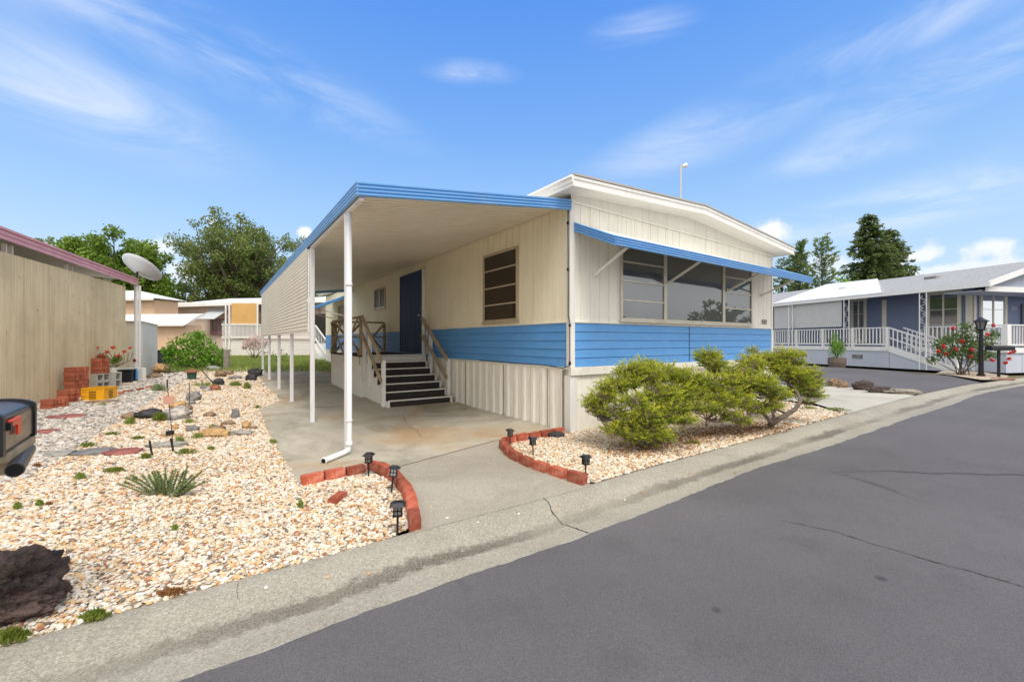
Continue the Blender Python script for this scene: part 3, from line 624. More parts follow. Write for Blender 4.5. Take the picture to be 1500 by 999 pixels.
for x in (4.77, 6.53, 8.48, 9.87):
    wp(MB().bar((x, YW - .02, 2.35), (x, 4.06, 2.70 - (x - 4.4) * .012), .035, .035).box(x - .03, x + .03, YW - .03, YW - .014, 2.32, 2.40), 'brace', M['trim'], awn, bevel=.004)
# right side awning
aw2 = empty('window_awning', (XE, 6, 3), label='small blue and grey awning on the far right side of the house', cat='awning')
wp(MB().add([(XE + .02, 5.3, 3.0), (XE + .95, 5.3, 2.62), (XE + .95, 8.5, 2.62), (XE + .02, 8.5, 3.0), (XE + .02, 5.3, 2.97), (XE + .95, 5.3, 2.59), (XE + .95, 8.5, 2.59), (XE + .02, 8.5, 2.97)], [(0, 1, 2, 3), (7, 6, 5, 4), (0, 4, 5, 1), (1, 5, 6, 2), (2, 6, 7, 3)]), 'canopy', M['npanel'], aw2)
fasc((XE + .955, 5.28, 2.66), (XE + .955, 8.52, 2.66), .12, (1, 0, 0), 3, parent=aw2)
fasc((XE + .02, 5.296, 3.03), (XE + .97, 5.296, 2.66), .10, (0, -1, 0), 3, 'end_trim', aw2)
# far side awning on the left wall beyond the carport
aw3 = empty('window_awning', (XW, 18, 3), label='blue awning on the left wall beyond the carport', cat='awning')
wp(MB().add([(XW - .02, 17.9, 3.15), (XW - 1.25, 17.9, 2.62), (XW - 1.25, 20.6, 2.62), (XW - .02, 20.6, 3.15), (XW - .02, 17.9, 3.12), (XW - 1.25, 17.9, 2.59), (XW - 1.25, 20.6, 2.59), (XW - .02, 20.6, 3.12)], [(0, 1, 2, 3), (7, 6, 5, 4), (0, 4, 5, 1), (1, 5, 6, 2), (2, 6, 7, 3), (3, 7, 4, 0)]), 'canopy', M['white'], aw3)
fasc((XW - 1.255, 17.88, 2.66), (XW - 1.255, 20.62, 2.66), .13, (-1, 0, 0), 3, parent=aw3)
fasc((XW - .02, 17.896, 3.19), (XW - 1.27, 17.896, 2.66), .13, (0, -1, 0), 3, 'end_trim', aw3)
for y in (18.1, 20.4): wp(MB().bar((XW - .02, y, 2.35), (XW - 1.2, y, 2.60), .03, .03), 'brace', M['trim'], aw3)
# ------------------------------------------------------------------ carport
XO = 1.245; YF = 4.76; YR = 17.2
cp = empty('carport', (XO, YF, 0), label='attached carport with blue fascia and ribbed cream ceiling', cat='carport')
v = []; f = []; y = YF + .02; ys = []
while y < YR: ys += [(y, 0), (y + .092, 0), (y + .098, .035), (y + .112, .035), (y + .118, 0)]; y += .118
for (yy, dz) in ys: v += [(XO + .01, yy, 2.93 + dz), (XW - .015, yy, 3.345 + dz)]
for i in range(len(ys) - 1): f.append((2 * i, 2 * i + 1, 2 * i + 3, 2 * i + 2))
wp(MB().add(v, f), 'ceiling', M['pan'], cp)
wp(MB().add([(XO, YF, 3.02), (XW - .01, YF, 3.42), (XW - .01, YR, 3.42), (XO, YR, 3.02)], [(0, 1, 2, 3)]), 'roof', M['white'], cp)
fasc((XO - .02, YF, 3.055), (XW - .005, YF, 3.425), .16, (0, -1, 0), 4, parent=cp)
fasc((XO, YF - .02, 3.055), (XO, YR, 3.055), .16, (-1, 0, 0), 4, parent=cp)
fasc((XO, YR, 3.055), (XW - .01, YR, 3.40), .16, (0, 1, 0), 4, parent=cp)
wp(MB().box(XO + .02, XO + .07, YF + .02, YR - .02, 2.865, 2.925), 'beam', M['white'], cp)
postY = [5.40, 7.72, 10.1, 12.35, 14.8, 17.05]
for i, y in enumerate(postY):
    z0 = gz(1.33, y)
    wp(MB().box(1.26, 1.325, y - .033, y + .033, z0 + .01, 2.866), 'post', M['post'], cp, bevel=.006)
    wp(MB().box(1.235, 1.35, y - .05, y + .05, z0 + .012, z0 + .022), 'foot_plate', M['grey_metal'], cp)
# downspout on the front post
e_ = G(474, 681); e_.z = .045
ds = MB().tube([(1.293, 5.32, 2.87), (1.293, 5.32, .15), (1.29, 5.317, .10), (1.27, 5.305, .06), (1.235, 5.29, .048), tuple(e_)], .031, 14)
dsp = wp(ds, 'downspout', M['post'], cp, smooth=True)
d_ = (e_ - Vector((1.235, 5.29, .048))).normalized()
for pp_ in ([(1.293, 5.32, .40), (1.293, 5.32, .42)], [(1.293, 5.32, 2.0), (1.293, 5.32, 2.03)], [tuple(e_ - d_ * .03), tuple(e_ + d_ * .002)], [(1.293, 5.32, .16), (1.29, 5.317, .105)]): wp(MB().tube(pp_, .037, 14), 'pipe_collar', M['post'], dsp, smooth=True)
wp(MB().tube([tuple(e_ + d_ * .001), tuple(e_ + d_ * .004)], .027, 14), 'spout_opening', M['pipein'], dsp)
# corrugated shade panel
sp_ = MB(); prof = []
z = 1.52
while z < 2.86: prof += [(0, z), (.016, z + .016), (.022, z + .034), (.008, z + .058)]; z += .066
wp(sp_.extr((1.24, 7.78, 0), (1.24, 16.7, 0), prof, (-1, 0, 0)), 'shade_panel', M['slat'], cp, smooth=True)
wp(MB().box(1.232, 1.258, 7.76, 7.79, 1.5, 2.86).box(1.232, 1.258, 7.79, 16.7, 1.495, 1.518), 'panel_rail', M['white'], cp)
# ------------------------------------------------------------------ landing, steps, railings
lx0, lx1, ly0, ly1, lz = 2.68, 4.27, 10.02, 13.05, 1.02
pr = empty('entry_steps', (lx0, ly0, 0), label='white landing with seven dark carpeted steps and weathered rails', cat='steps')
gl0 = gz(3, 10)
wp(MB().box(lx0, lx1 - .02, ly0, ly1, gl0, lz - .03), 'landing', M['white'], pr, bevel=.005)
wp(MB().box(lx0 - .02, lx1 - .02, ly0 - .01, ly1 + .01, lz - .028, lz), 'deck_board', M['tread'], pr)
sx0, sx1 = 2.82, 4.14; nst = 7; g0 = gz(3, 8.5); rise = (lz - g0) / nst; run = (ly0 - 8.44) / (nst - 1)
mt = MB(); mr_ = MB(); ms_ = MB(); mn = MB()
for i in range(nst - 1):
    zt = g0 + rise * (i + 1); y0 = 8.44 + run * i
    ex = .05 if i == 0 else 0
    wp(MB().box(sx0 + .002, sx1 - .002 + ex, y0 + .012, y0 + run, zt - rise + .002, zt - .002), 'step', M['tread'], pr)
    wp(MB().box(sx0 - .02, sx1 + .02 + ex, y0 - .012, y0 + .03, zt - .022, zt + .004), 'nosing', M['trim'], pr, bevel=.004)
wp(MB().box(sx0 - .02, sx1 + .02, ly0 - .012 - .001, ly0 + .03, lz - .02, lz + .005), 'nosing', M['trim'], pr)
for sx in (sx0 - .04, sx1 + .002):
    vv = []; 
    pts = [(8.40, g0)]
    for i in range(nst - 1): pts += [(8.42 + run * i, g0 + rise * (i + 1) - .024), (8.42 + run * (i + 1), g0 + rise * (i + 1) - .024)]
    pts += [(ly0 - .002, lz - .03), (ly0 - .002, g0)]
    n = len(pts); vv = [(sx, a, b_) for a, b_ in pts] + [(sx + .036, a, b_) for a, b_ in pts]
    ff = [tuple(range(n))[::-1], tuple(n + i for i in range(n))] + [(i, (i + 1) % n, n + (i + 1) % n, n + i) for i in range(n)]
    wp(MB().add(vv, ff), 'stringer', M['white'], pr)
def rail_post(x, y, z0, z1, m='white', w=.075): wp(MB().box(x - w / 2, x + w / 2, y - w / 2, y + w / 2, z0, z1), 'rail_post', M[m], pr, bevel=.004)
def rail(p, q, w=.04, h=.085, m='wood', name='handrail'): wp(MB().bar(p, q, w, h), name, M[m], pr, bevel=.004)
zr = lz + .88
for sx, off in ((sx0 - .065, 0), (sx1 + .045, 0)):
    yb = 8.62; yt = ly0 - .0; zb = g0 + rise + .80
    rail_post(sx, yb, g0 + .01, zb, 'white'); rail_post(sx, yt - .05, g0 + .6 if sx > 3 else .5, zr, 'white'); rail_post(sx, (yb + yt) / 2 + .25, g0 + .3, (zb + zr) / 2 + .06, 'white')
    ox = -.058 if sx < 3 else -.058
    rail((sx + ox, yb - .06, zb - .02), (sx + ox, yt - .05, zr), m='wood'); rail((sx + ox, yb - .04, zb - .42), (sx + ox, yt - .05, zr - .40), m='wood', name='mid_rail')
rail((sx1 + .045, ly0 - .05, zr + .01), (XW - .03, ly0 - .05, zr + .01), m='white'); rail((sx1 + .045, ly0 - .05, zr - .38), (XW - .03, ly0 - .05, zr - .38), m='white', name='mid_rail')
rail_post(XW - .06, ly0 - .05, lz, zr)
# landing rails with crossed boards
def xpanel(p, q, n, outw):
    p = Vector(p); q = Vector(q)
    rail(p + Vector((0, 0, zr)), q + Vector((0, 0, zr)), .05, .05); rail(p + Vector((0, 0, lz + .44)), q + Vector((0, 0, lz + .44)), .03, .04, name='mid_rail')
    for i in range(n + 1):
        c = p.lerp(q, i / n); rail_post(c.x, c.y, lz - .22, zr - .03, 'wood')
    off = Vector(outw) * .05
    for i in range(n):
        a = p.lerp(q, i / n) + off; b_ = p.lerp(q, (i + 1) / n) + off
        wp(MB().bar(a + Vector((0, 0, lz + .02)), b_ + Vector((0, 0, zr - .04)), .02, .06).bar(b_ + Vector((0, 0, lz + .02)) + off * .5, a + Vector((0, 0, zr - .04)) + off * .5, .02, .06), 'cross_brace', M['wood'], pr)
xpanel((lx0 + .03, ly0 + .06, 0), (lx0 + .03, ly1 - .05, 0), 2, (-1, 0, 0))
xpanel((lx0 + .10, ly1 - .04, 0), (lx1 - .08, ly1 - .04, 0), 2, (0, 1, 0))
# ------------------------------------------------------------------ bricks
def brick_mesh(name, L=.20, W=.065, H=.10, m=None):
    bm = bmesh.new(); bmesh.ops.create_cube(bm, size=1); bmesh.ops.scale(bm, vec=(L, W, H), verts=bm.verts[:]); bmesh.ops.bevel(bm, geom=bm.edges[:], offset=.005, segments=2, affect='EDGES')
    bmesh.ops.subdivide_edges(bm, edges=[e for e in bm.edges if e.calc_length() > .05], cuts=3, use_grid_fill=True)
    for v in bm.verts: v.co += Vector((noise.noise(v.co * 22), noise.noise(v.co * 22 + Vector((9, 1, 3))), noise.noise(v.co * 22 + Vector((3, 9, 3))))) * .0035
    me = bpy.data.meshes.new(name); bm.to_mesh(me); bm.free(); me.materials.append(m); return me
BK = brick_mesh('brick', .190, .085, .105, M['brick']); BK2 = brick_mesh('brick', .195, .056, .090, M['brickold'])
def brick(me, loc, rz, label, group, tilt=(0, 0)):
    o = bpy.data.objects.new('brick', me); COL.objects.link(o); o.location = loc; o.rotation_euler = (tilt[0], tilt[1], rz); return tag(o, label, 'brick', group)
def border(pts, label, group, L=.215):
    P = [G(*p) for p in pts]; W = resample(P, 400); tot = sum((b_ - a).length for a, b_ in zip(W, W[1:])); n = max(1, round(tot / L))
    for i in range(n):
        a = W[int(i * 399 / n)]; b_ = W[int((i + 1) * 399 / n)]; c = (a + b_) / 2; d = b_ - a
        brick(BK, (c.x, c.y, .045 + random.uniform(-.008, .008)), math.atan2(d.y, d.x) + random.uniform(-.04, .04), label, group, (random.uniform(-.05, .05), random.uniform(-.03, .03)))
border([(440, 712), (535, 692)], 'red brick in the straight back row of the left gravel border', 'bricks in the straight back row of the left border', .22)
border([(541, 688), (560, 692), (580, 706), (594, 722), (603, 745), (608, 778)], 'red brick in the curved edge of the left gravel border', 'bricks in the curved edge of the left border', .20)
border([(826, 636), (780, 643), (736, 652)], 'red brick in the back row of the border next to the house corner', 'bricks in the back row of the right border', .22)
border([(735, 655), (748, 670), (775, 684), (815, 697), (860, 712)], 'red brick in the curved front of the border next to the house corner', 'bricks in the curved front of the right border', .235)
b = brick(BK, G(495, 733) + Vector((0, 0, .0)), .9, 'lone red brick sunk in the gravel near the left border', None)
# stacks against the tan wall
PW = [at(0, 500, 7.47), at(184, 500, 12.3)]; pdir = (PW[1] - PW[0]); pdir.z = 0; pdir.normalize(); prot = math.atan2(pdir.y, pdir.x); pn = Vector((pdir.y, -pdir.x, 0))
def stack(c, courses, nacross, label, group, rz, lean=0):
    ax = Vector((math.cos(rz), math.sin(rz), 0)); ay = Vector((-ax.y, ax.x, 0))
    for k in range(courses):
        for i in range(nacross):
            p = c + ay * ((i - (nacross - 1) / 2) * .064) + ax * (random.uniform(-.014, .014) + lean * k) + Vector((0, 0, .046 + k * .0935))
            brick(BK2, p, rz + random.uniform(-.05, .05), label, group)
sA = at(112, 500, 9.3); sA.z = gz(sA.x, sA.y); stack(sA, 7, 6, 'old red brick in the tallest stack against the tan wall', 'bricks of the tall stack', prot + 1.25)
sB = at(80, 500, 8.0); sB.z = gz(sB.x, sB.y); stack(sB, 2, 5, 'old red brick in the low stack nearest the mailbox', 'bricks of the low stack', prot + 1.2)
sC = at(98, 500, 8.55); sC.z = gz(sC.x, sC.y); stack(sC, 3, 4, 'old red brick in the slumped stack between low and tall stacks', 'bricks of the slumped stack', prot + 1.2, lean=-.02)
sD = at(146, 500, 10.6); sD.z = gz(sD.x, sD.y)
# cinder blocks
def cinder(loc, rz, label, up=False):
    mb = MB(); L, W, H = .39, .19, .19
    if up: dims = (W, H, L)
    t = .03
    def bb(a0, a1, b0, b1):
        if up: mb.box(-W / 2, W / 2, a0, a1, b0 + L / 2, b1 + L / 2)
        else: mb.box(a0, a1, -W / 2, W / 2, b0 + H / 2, b1 + H / 2)
    if up:
        bb(-H / 2, -H / 2 + t, -L / 2, L / 2); bb(H / 2 - t, H / 2, -L / 2, L / 2); bb(-H / 2 + t, H / 2 - t, -L / 2, -L / 2 + t); bb(-H / 2 + t, H / 2 - t, L / 2 - t, L / 2); bb(-H / 2 + t, H / 2 - t, -t / 2, t / 2)
    else:
        bb(-L / 2, L / 2, -H / 2, -H / 2 + t); bb(-L / 2, L / 2, H / 2 - t, H / 2); bb(-L / 2, -L / 2 + t, -H / 2 + t, H / 2 - t); bb(L / 2 - t, L / 2, -H / 2 + t, H / 2 - t); bb(-t / 2, t / 2, -H / 2 + t, H / 2 - t)
    mb.box(-.005, .005, -.005, .005, .05, .06) if False else None
    o = mb.build('cinder_block', M['cinder'], bevel=.004); o.location = loc; o.rotation_euler.z = rz; return tag(o, label, 'block')
cinder(sD + Vector((0, 0, 0)), prot + 2.8, 'grey hollow block lying flat below the geranium bricks')
cinder(sD + Vector((0, 0, .192)), prot + 2.8, 'grey hollow block directly carrying the upper brick stack')
c2 = at(168, 500, 10.9); c2.z = gz(c2.x, c2.y); cinder(c2, prot + 1.2, 'grey hollow block standing on end right of the yellow crate', up=True)
stack(sD + Vector((0, 0, .384)), 4, 5, 'old red brick in the upper stack below the red flowers', 'bricks of the upper stack', prot + 1.2)
for k, (px, py) in enumerate(((187, 575), (205, 572), (218, 569), (178, 578))):
    o = brick(BK2, G(px, py) + Vector((0, 0, .03)), prot - .3 + k * .15, 'flat red brick laid in the path edge beside the black tub', 'flat bricks edging the path', (1.57, 0))
# yellow crate
yc = G(146, 586); cr = empty('crate', yc, prot + 1.35, 'yellow plastic crate with slotted side next to the brick stack', 'crate')
w = .19; mb = MB(); t = .012; hh = .27
mb.box(-w, w, -w, w, 0, t)
for s in (-1, 1):
    for k in range(3):
        z0 = k * .09 + t; mb.box(-w, w, s * w - t / 2, s * w + t / 2, z0, z0 + .078); mb.box(s * w - t / 2, s * w + t / 2, -w, w, z0, z0 + .078)
    mb.box(-w, w, s * w - .018, s * w + .018, hh - .02, hh); mb.box(s * w - .018, s * w + .018, -w, w, hh - .02, hh)
    for u in (-.19, -.02, .02, .19): mb.box(u - .012, u + .012, s * w - .008, s * w + .008, 0, hh); mb.box(s * w - .008, s * w + .008, u - .012, u + .012, 0, hh)
mb.build('basket', M['yellow'], cr, bevel=.002)
mb = MB()
for s in (-1, 1):
    for k in range(5): mb.box(s * (w + .010), s * (w + .012), -.06, .06, .05 + k * .035, .065 + k * .035) if s > 0 else mb.box(-(w + .012), -(w + .010), -.06, .06, .05 + k * .035, .065 + k * .035)
    for k in range(5): mb.box(-.06, .06, min(s * (w + .010), s * (w + .012)), max(s * (w + .010), s * (w + .012)), .05 + k * .035, .065 + k * .035)
mb.build('handle_slot', M['black'], cr)
# tub of odds by the pole
tb = at(184, 500, 12.0); tb.z = gz(tb.x, tb.y)
t0 = empty('storage_tub', tb, prot, 'black plastic tub with a blue bag leaning beside the dish pole', 'tub')
MB().box(-.25, .25, -.2, .2, 0, .32).box(-.28, .28, -.23, .23, .32, .36).build('tub_body', M['binplastic'], t0, bevel=.015)
MB().box(.0, .27, -.26, -.205, .05, .34).build('blue_bag', M['blue_toy'], t0, bevel=.03)
wb = at(203, 500, 12.2); wb.z = gz(wb.x, wb.y); o = MB().box(-.05, .05, -.2, .2, 0, .38).box(-.9, .1, .1, .2, .33, .38).build('white_board', M['white'], bevel=.004); o.location = wb; o.rotation_euler.z = prot - .6; tag(o, 'white painted board propped at the foot of the dish pole', 'board')
# ------------------------------------------------------------------ solar lanterns
def lantern():
    r = empty('solar_lantern')
    MB().tube([(0, 0, -.02), (0, 0, .15)], .008, 8).build('stake', M['black'], r)
    b = MB()
    for s in (-1, 1):
        for t in (-1, 1): b.box(s * .026 - .004, s * .026 + .004, t * .026 - .004, t * .026 + .004, .145, .215)
        b.box(-.03, .03, s * .029 - .002, s * .029 + .002, .176, .182); b.box(s * .029 - .002, s * .029 + .002, -.03, .03, .176, .182)
        b.box(-.003, .003, s * .029 - .002, s * .029 + .002, .15, .215); b.box(s * .029 - .002, s * .029 + .002, -.003, .003, .15, .215)
    b.box(-.033, .033, -.033, .033, .14, .150); b.box(-.034, .034, -.034, .034, .206, .216)
    b.build('cage', M['black'], r)
    MB().box(-.024, .024, -.024, .024, .151, .205).build('glass', M['lamp_glass'], r)
    c = MB().add([(-.055, -.055, .214), (.055, -.055, .214), (.055, .055, .214), (-.055, .055, .214), (-.03, -.03, .236), (.03, -.03, .236), (.03, .03, .236), (-.03, .03, .236)], [(0, 3, 2, 1), (4, 5, 6, 7), (0, 1, 5, 4), (1, 2, 6, 5), (2, 3, 7, 6), (3, 0, 4, 7)]).build('cap', M['black'], r, bevel=.002)
    MB().box(-.024, .024, -.024, .024, .2365, .239).build('solar_panel', M['solar'], c)
    return r
lan = lantern()
LP = [(540, 698, 'black solar lantern at the corner of the left brick border', 0, 0, 1.0), (573, 722, 'leaning black solar lantern, the middle of three at the left border', -.16, .10, 1.0), (582, 784, 'black solar lantern nearest the kerb at the left border', 0.02, .02, 1.0),
      (747, 654, 'black solar lantern behind the right brick border, nearest the carport', 0, .02, .95), (781, 668, 'black solar lantern beside the tan rock in the right border', .0, -.03, .95), (858, 700, 'black solar lantern at the kerb end of the right border', 0, 0, .95)]
for i, (px, py, lab, rx, ry, s) in enumerate(LP):
    o = lan if i == 0 else copy_tree(lan); o.location = G(px, py); o.rotation_euler = (rx, ry, -TH + (i * 1.3) % .6); o.scale = (s, s, s); tag(o, lab, 'lantern', 'solar path lanterns')
# ------------------------------------------------------------------ rocks
def rock(px, py, wpx, hpx, m, label, name='garden_rock', depthk=.8, seed=0, rough=.35, z0=0, flat=False, rz=None, sharp=1.6, sub=4):
    base = G(px, py); d = (base).dot(FW); W = wpx * d / F; H = hpx * d / F
    if flat: H = .05
    bm = bmesh.new(); bmesh.ops.create_icosphere(bm, subdivisions=sub, radius=1); of = Vector((seed * 3.7, seed * 1.3, seed * 2.1))
    for v in bm.verts:
        n_ = v.co.normalized(); q = v.co.copy()
        k = 1 + rough * noise.noise(n_ * sharp + of) + rough * .5 * noise.noise(n_ * sharp * 2.7 + of) + rough * .22 * noise.noise(n_ * sharp * 7 + of)
        q = n_ * k
        mx = max(abs(q.x), abs(q.y), abs(q.z)); q = q.lerp(q / max(mx, .3) * min(mx, 1), .35)
        v.co = Vector((q.x * W * .5, q.y * W * .5 * depthk, q.z * H * .55 if not flat else max(-.6, min(.6, q.z * 1.8)) * .045))
    me = bpy.data.meshes.new(name); bm.to_mesh(me); bm.free(); me.materials.append(m); me.polygons.foreach_set('use_smooth', [True] * len(me.polygons))
    o = bpy.data.objects.new(name, me); COL.objects.link(o); o.location = base + Vector((0, 0, (H * .36 if not flat else .012) + z0)); o.rotation_euler.z = (-TH + (rz or 0)); return tag(o, label, 'rock' if not flat else 'paving stone')
def rockmat(name, c1, c2, sc_=4, bs=12, b_=.6, streak=None):
    m, nt, b, out = newmat(name); v = scaled(nt, streak or (1, 1, 1)); n1 = tex(nt, sc_, 6, .65, vec=v); n2 = tex(nt, bs, 6, .7, vec=v)
    c = mixc(nt, ramp(nt, n1, [(.35, 0.0), (.62, 1.0)]), c1, c2); c = mixc(nt, ramp(nt, n2, [(.3, .75), (.5, 0.0)]), c, tuple(x * .3 for x in c1)); nt.links.new(c, b.inputs['Base Color']); setin(b, Roughness=.85)
    p = bumpn(nt, b, n2, b_, .03); p = bumpn(nt, b, tex(nt, bs * 5, 4, .7, vec=v), .5, .008, p)
    if b_ >= 1:
        vo = N_(nt, 'ShaderNodeTexVoronoi'); setin(vo, Scale=60.0); nt.links.new(v, vo.inputs[0]); bumpn(nt, b, ramp(nt, vo.outputs['Distance'], [(.1, 0.0), (.4, 1.0)]), .8, .012, p)
    return m
M['r_grey'] = rockmat('grey_rock', (.14, .14, .145), (.34, .33, .32)); M['r_black'] = rockmat('black_rock', (.022, .022, .026), (.06, .06, .065)); M['r_tan'] = rockmat('tan_rock', (.42, .25, .10), (.58, .38, .18)); M['r_brown'] = rockmat('brown_rock', (.16, .10, .06), (.32, .22, .14))
M['r_red'] = rockmat('red_slate', (.24, .07, .06), (.36, .13, .11)); M['r_slate'] = rockmat('grey_slate', (.16, .16, .17), (.25, .24, .24)); M['r_pale'] = rockmat('streaked_pale_rock', (.22, .21, .21), (.58, .54, .49), 5); M['r_conc'] = rockmat('concrete_piece', (.30, .28, .25), (.42, .40, .36), bs=30)
M['r_lava'] = rockmat('lava_rock', (.045, .036, .034), (.13, .085, .075), 7, 22, 1.0, (1, 1, 2.6)); M['r_rust'] = rockmat('rust_rock', (.24, .08, .04), (.36, .15, .08)); M['r_lavared'] = rockmat('reddish_lava', (.07, .05, .045), (.20, .13, .115), 7, 22, 1.0, (1, 1, 2.6))
RL = [(261, 614, 34, 21, 'r_pale', 'large pale streaked boulder beside the yellow green tuft', {}), (219, 612, 32, 14, 'r_black', 'black rounded rock left of the streaked boulder', {}), (190, 613, 22, 10, 'r_brown', 'low brown rock left of the black rounded rock', {}),
      (256, 628, 10, 8, 'r_tan', 'small orange stone in front of the streaked boulder', {}), (282, 631, 17, 9, 'r_slate', 'small dark grey rock right of the orange stone', {}), (361, 627, 13, 11, 'r_tan', 'round tan stone near the carport slab', {}), (371, 629, 11, 6, 'r_brown', 'small brown stone touching the round tan stone', {}),
      (345, 613, 12, 16, 'r_slate', 'upright grey blue stone near the slab edge', {'depthk': .4}), (308, 610, 16, 7, 'r_brown', 'flat dark brown rock right of the streaked boulder', {}), (334, 622, 17, 6, 'r_brown', 'long thin brown rock below the upright stone', {'rz': .5}), (318, 631, 20, 9, 'r_brown', 'olive brown rock just behind the long tan slab', {}),
      (261, 598, 21, 11, 'r_tan', 'blocky tan brown rock above the streaked boulder', {}), (274, 601, 14, 8, 'r_brown', 'dark rock touching the blocky tan rock', {}), (284, 587, 19, 15, 'r_grey', 'grey blue rock by the thin rod', {}), (281, 593, 11, 7, 'r_grey', 'smaller grey rock in front of the grey blue rock', {}),
      (315, 572, 14, 9, 'r_rust', 'rust red rock in the rear row of garden rocks', {}), (304, 574, 9, 8, 'r_pale', 'small pale pink stone left of the rust red rock', {}), (299, 570, 10, 6, 'r_slate', 'small slate stone behind the pale pink stone', {}), (320, 564, 15, 11, 'r_black', 'dark rock behind the rust red rock', {}),
      (323, 552, 16, 10, 'r_brown', 'brown rock near the grass at the back', {}), (336, 549, 11, 7, 'r_brown', 'small brown rock right of the back brown rock', {}), (345, 555, 17, 5, 'r_slate', 'long low slate rock at the back', {}), (374, 551, 19, 13, 'r_black', 'large black lava rock by the far carport post', {'sharp': 3}), (368, 557, 16, 10, 'r_black', 'smaller smooth black rock before the lava rock', {}),
      (312, 543, 22, 8, 'r_grey', 'grey rock under the green bush', {}), (233, 545, 16, 14, 'r_tan', 'tan rock by the white shed corner', {}), (244, 544, 10, 9, 'r_brown', 'brown rock right of the tan shed rock', {}), (226, 554, 20, 8, 'r_brown', 'flat brown rock at the foot of the white shed', {}),
      (786, 640, 14, 10, 'r_tan', 'tan rounded rock inside the right brick border', {}), (814, 640, 24, 9, 'r_black', 'black knobby rock against the house corner', {'sharp': 3}), (771, 642, 11, 8, 'r_pale', 'pale stone behind the middle right lantern', {}),
      (313, 640, 44, 13, 'r_tan', 'long tan stone slab lying in the gravel', {'depthk': .35, 'rz': .15}), (354, 637, 33, 8, 'r_conc', 'flat pinkish stone right of the tan slab', {'depthk': .4}), (245, 655, 58, 9, 'r_conc', 'long grey concrete piece behind the black stakes', {'depthk': .3, 'rz': .25})]
for i, (px, py, w_, h_, m_, lab, kw) in enumerate(RL): rock(px, py, w_, h_, M[m_], lab, seed=i + 1, **kw)
for i, (px, py, w_, m_, lab) in enumerate([(179, 664, 46, 'r_red', 'dark red flagstone in the gravel'), (137, 664, 54, 'r_slate', 'blue grey flagstone left of the red flagstone'), (90, 667, 42, 'r_conc', 'pale grey flagstone nearest the mailbox'), (150, 590, 40, 'r_brown', 'thin brown stepping stone by the yellow crate'), (95, 612, 46, 'r_red', 'weathered red stepping stone by the low brick stack'), (68, 634, 30, 'r_red', 'red stepping stone just right of the mailbox')]):
    rock(px, py, w_, 5, M[m_], lab, name='flagstone', seed=i + 40, flat=True, depthk=.75, rz=.2, rough=.2)
rock(-8, 905, 142, 92, M['r_lava'], 'big dark lava boulder at the kerb in the left corner', name='lava_boulder', seed=62, depthk=.62, rough=.55, sharp=2.0, sub=6, rz=.35)
rock(6, 914, 112, 54, M['r_lavared'], 'reddish lava rock leaning on the front of the big lava boulder', name='lava_boulder', seed=66, depthk=.4, rough=.5, sharp=2.0, sub=6, rz=.50)
for i, (px, py, w_, h_, m_, lab) in enumerate([(1222, 566, 20, 13, 'r_brown', 'brown knobby rock at the far driveway edge'), (1234, 568, 16, 12, 'r_brown', 'second brown rock beside the knobby rock'), (1264, 571, 30, 15, 'r_lava', 'dark lava rock between the two driveways'), (1287, 575, 36, 10, 'r_lava', 'long dark rock tapering toward the street')]):
    rock(px, py, w_, h_, M[m_], lab, seed=i + 80, depthk=.4, rough=.4)
rock(1325, 577, 44, 8, M['greywood'], 'grey driftwood log lying where the driveways meet', name='driftwood_log', seed=91, depthk=.35, rough=.45, rz=-.25)['category'] = 'log'
# ------------------------------------------------------------------ mailbox at the left edge
mbx = empty('mailbox', cam2w(-2.16, 1.90, 0), 0, 'dark rounded metal mailbox with a red flag on a post', 'mailbox')
pA = cam2w(-2.01, 1.70, .905); pB = cam2w(-2.305, 2.08, .892)
dax = (pB - pA); dax.z = 0; dax.normalize(); dsd = Vector((dax.y, -dax.x, 0))   # dsd: toward the street/right
def arch(s0, s1, W, Hs, grow=0, nn=14, base=0):
    sec = [(0, -grow), (0, Hs)]
    for k in range(1, nn): t = math.pi * k / nn; sec.append((W / 2 - W / 2 * math.cos(t), Hs + .036 * math.sin(t)))
    sec += [(W, Hs), (W, -grow)]
    v = []; n = len(sec)
    for s in (s0, s1):
        for a, b_ in sec: p = pA + dax * s - dsd * a + Vector((0, 0, b_)) + dsd * grow * (1 - 2 * a / W) + Vector((0, 0, grow if b_ > 0 else 0)); v.append(tuple(p))
    f = [(i, i + 1, n + i + 1, n + i) for i in range(n - 1)] + [(n - 1, 0, n, 2 * n - 1), tuple(range(n))[::-1], tuple(n + i for i in range(n))]
    return MB().add(v, f)
Lm = .50; Wm = .20; Hs = .128
body = wp(arch(0.01, Lm - .01, Wm, Hs), 'body', M['mailtop'], mbx)
wp(MB().add([pA + dax * .03 + dsd * .002 + Vector((0, 0, .008)), pA + dax * (Lm - .03) + dsd * .002 + Vector((0, 0, .008)), pA + dax * (Lm - .03) + dsd * .002 + Vector((0, 0, Hs - .004)), pA + dax * .03 + dsd * .002 + Vector((0, 0, Hs - .004))], [(0, 1, 2, 3)]), 'side_panel', M['mail'], body)
wp(arch(-.012, .022, Wm, Hs, .010), 'door', M['black'], mbx); wp(arch(Lm - .02, Lm + .01, Wm, Hs, .010), 'rear_rim', M['black'], mbx)
c = pA + dsd * .012
wp(MB().obox(c + dax * .135 + UP * .108, dax, dsd, UP, .075, .004, .014).obox(c + dax * .185 + UP * .072, dax, dsd, UP, .025, .004, .0225), 'flag', M['red_metal'], mbx); wp(MB().obox(c + dax * .06 + UP * .10, dax, dsd, UP, .014, .007, .016), 'flag_bracket', M['black'], mbx)
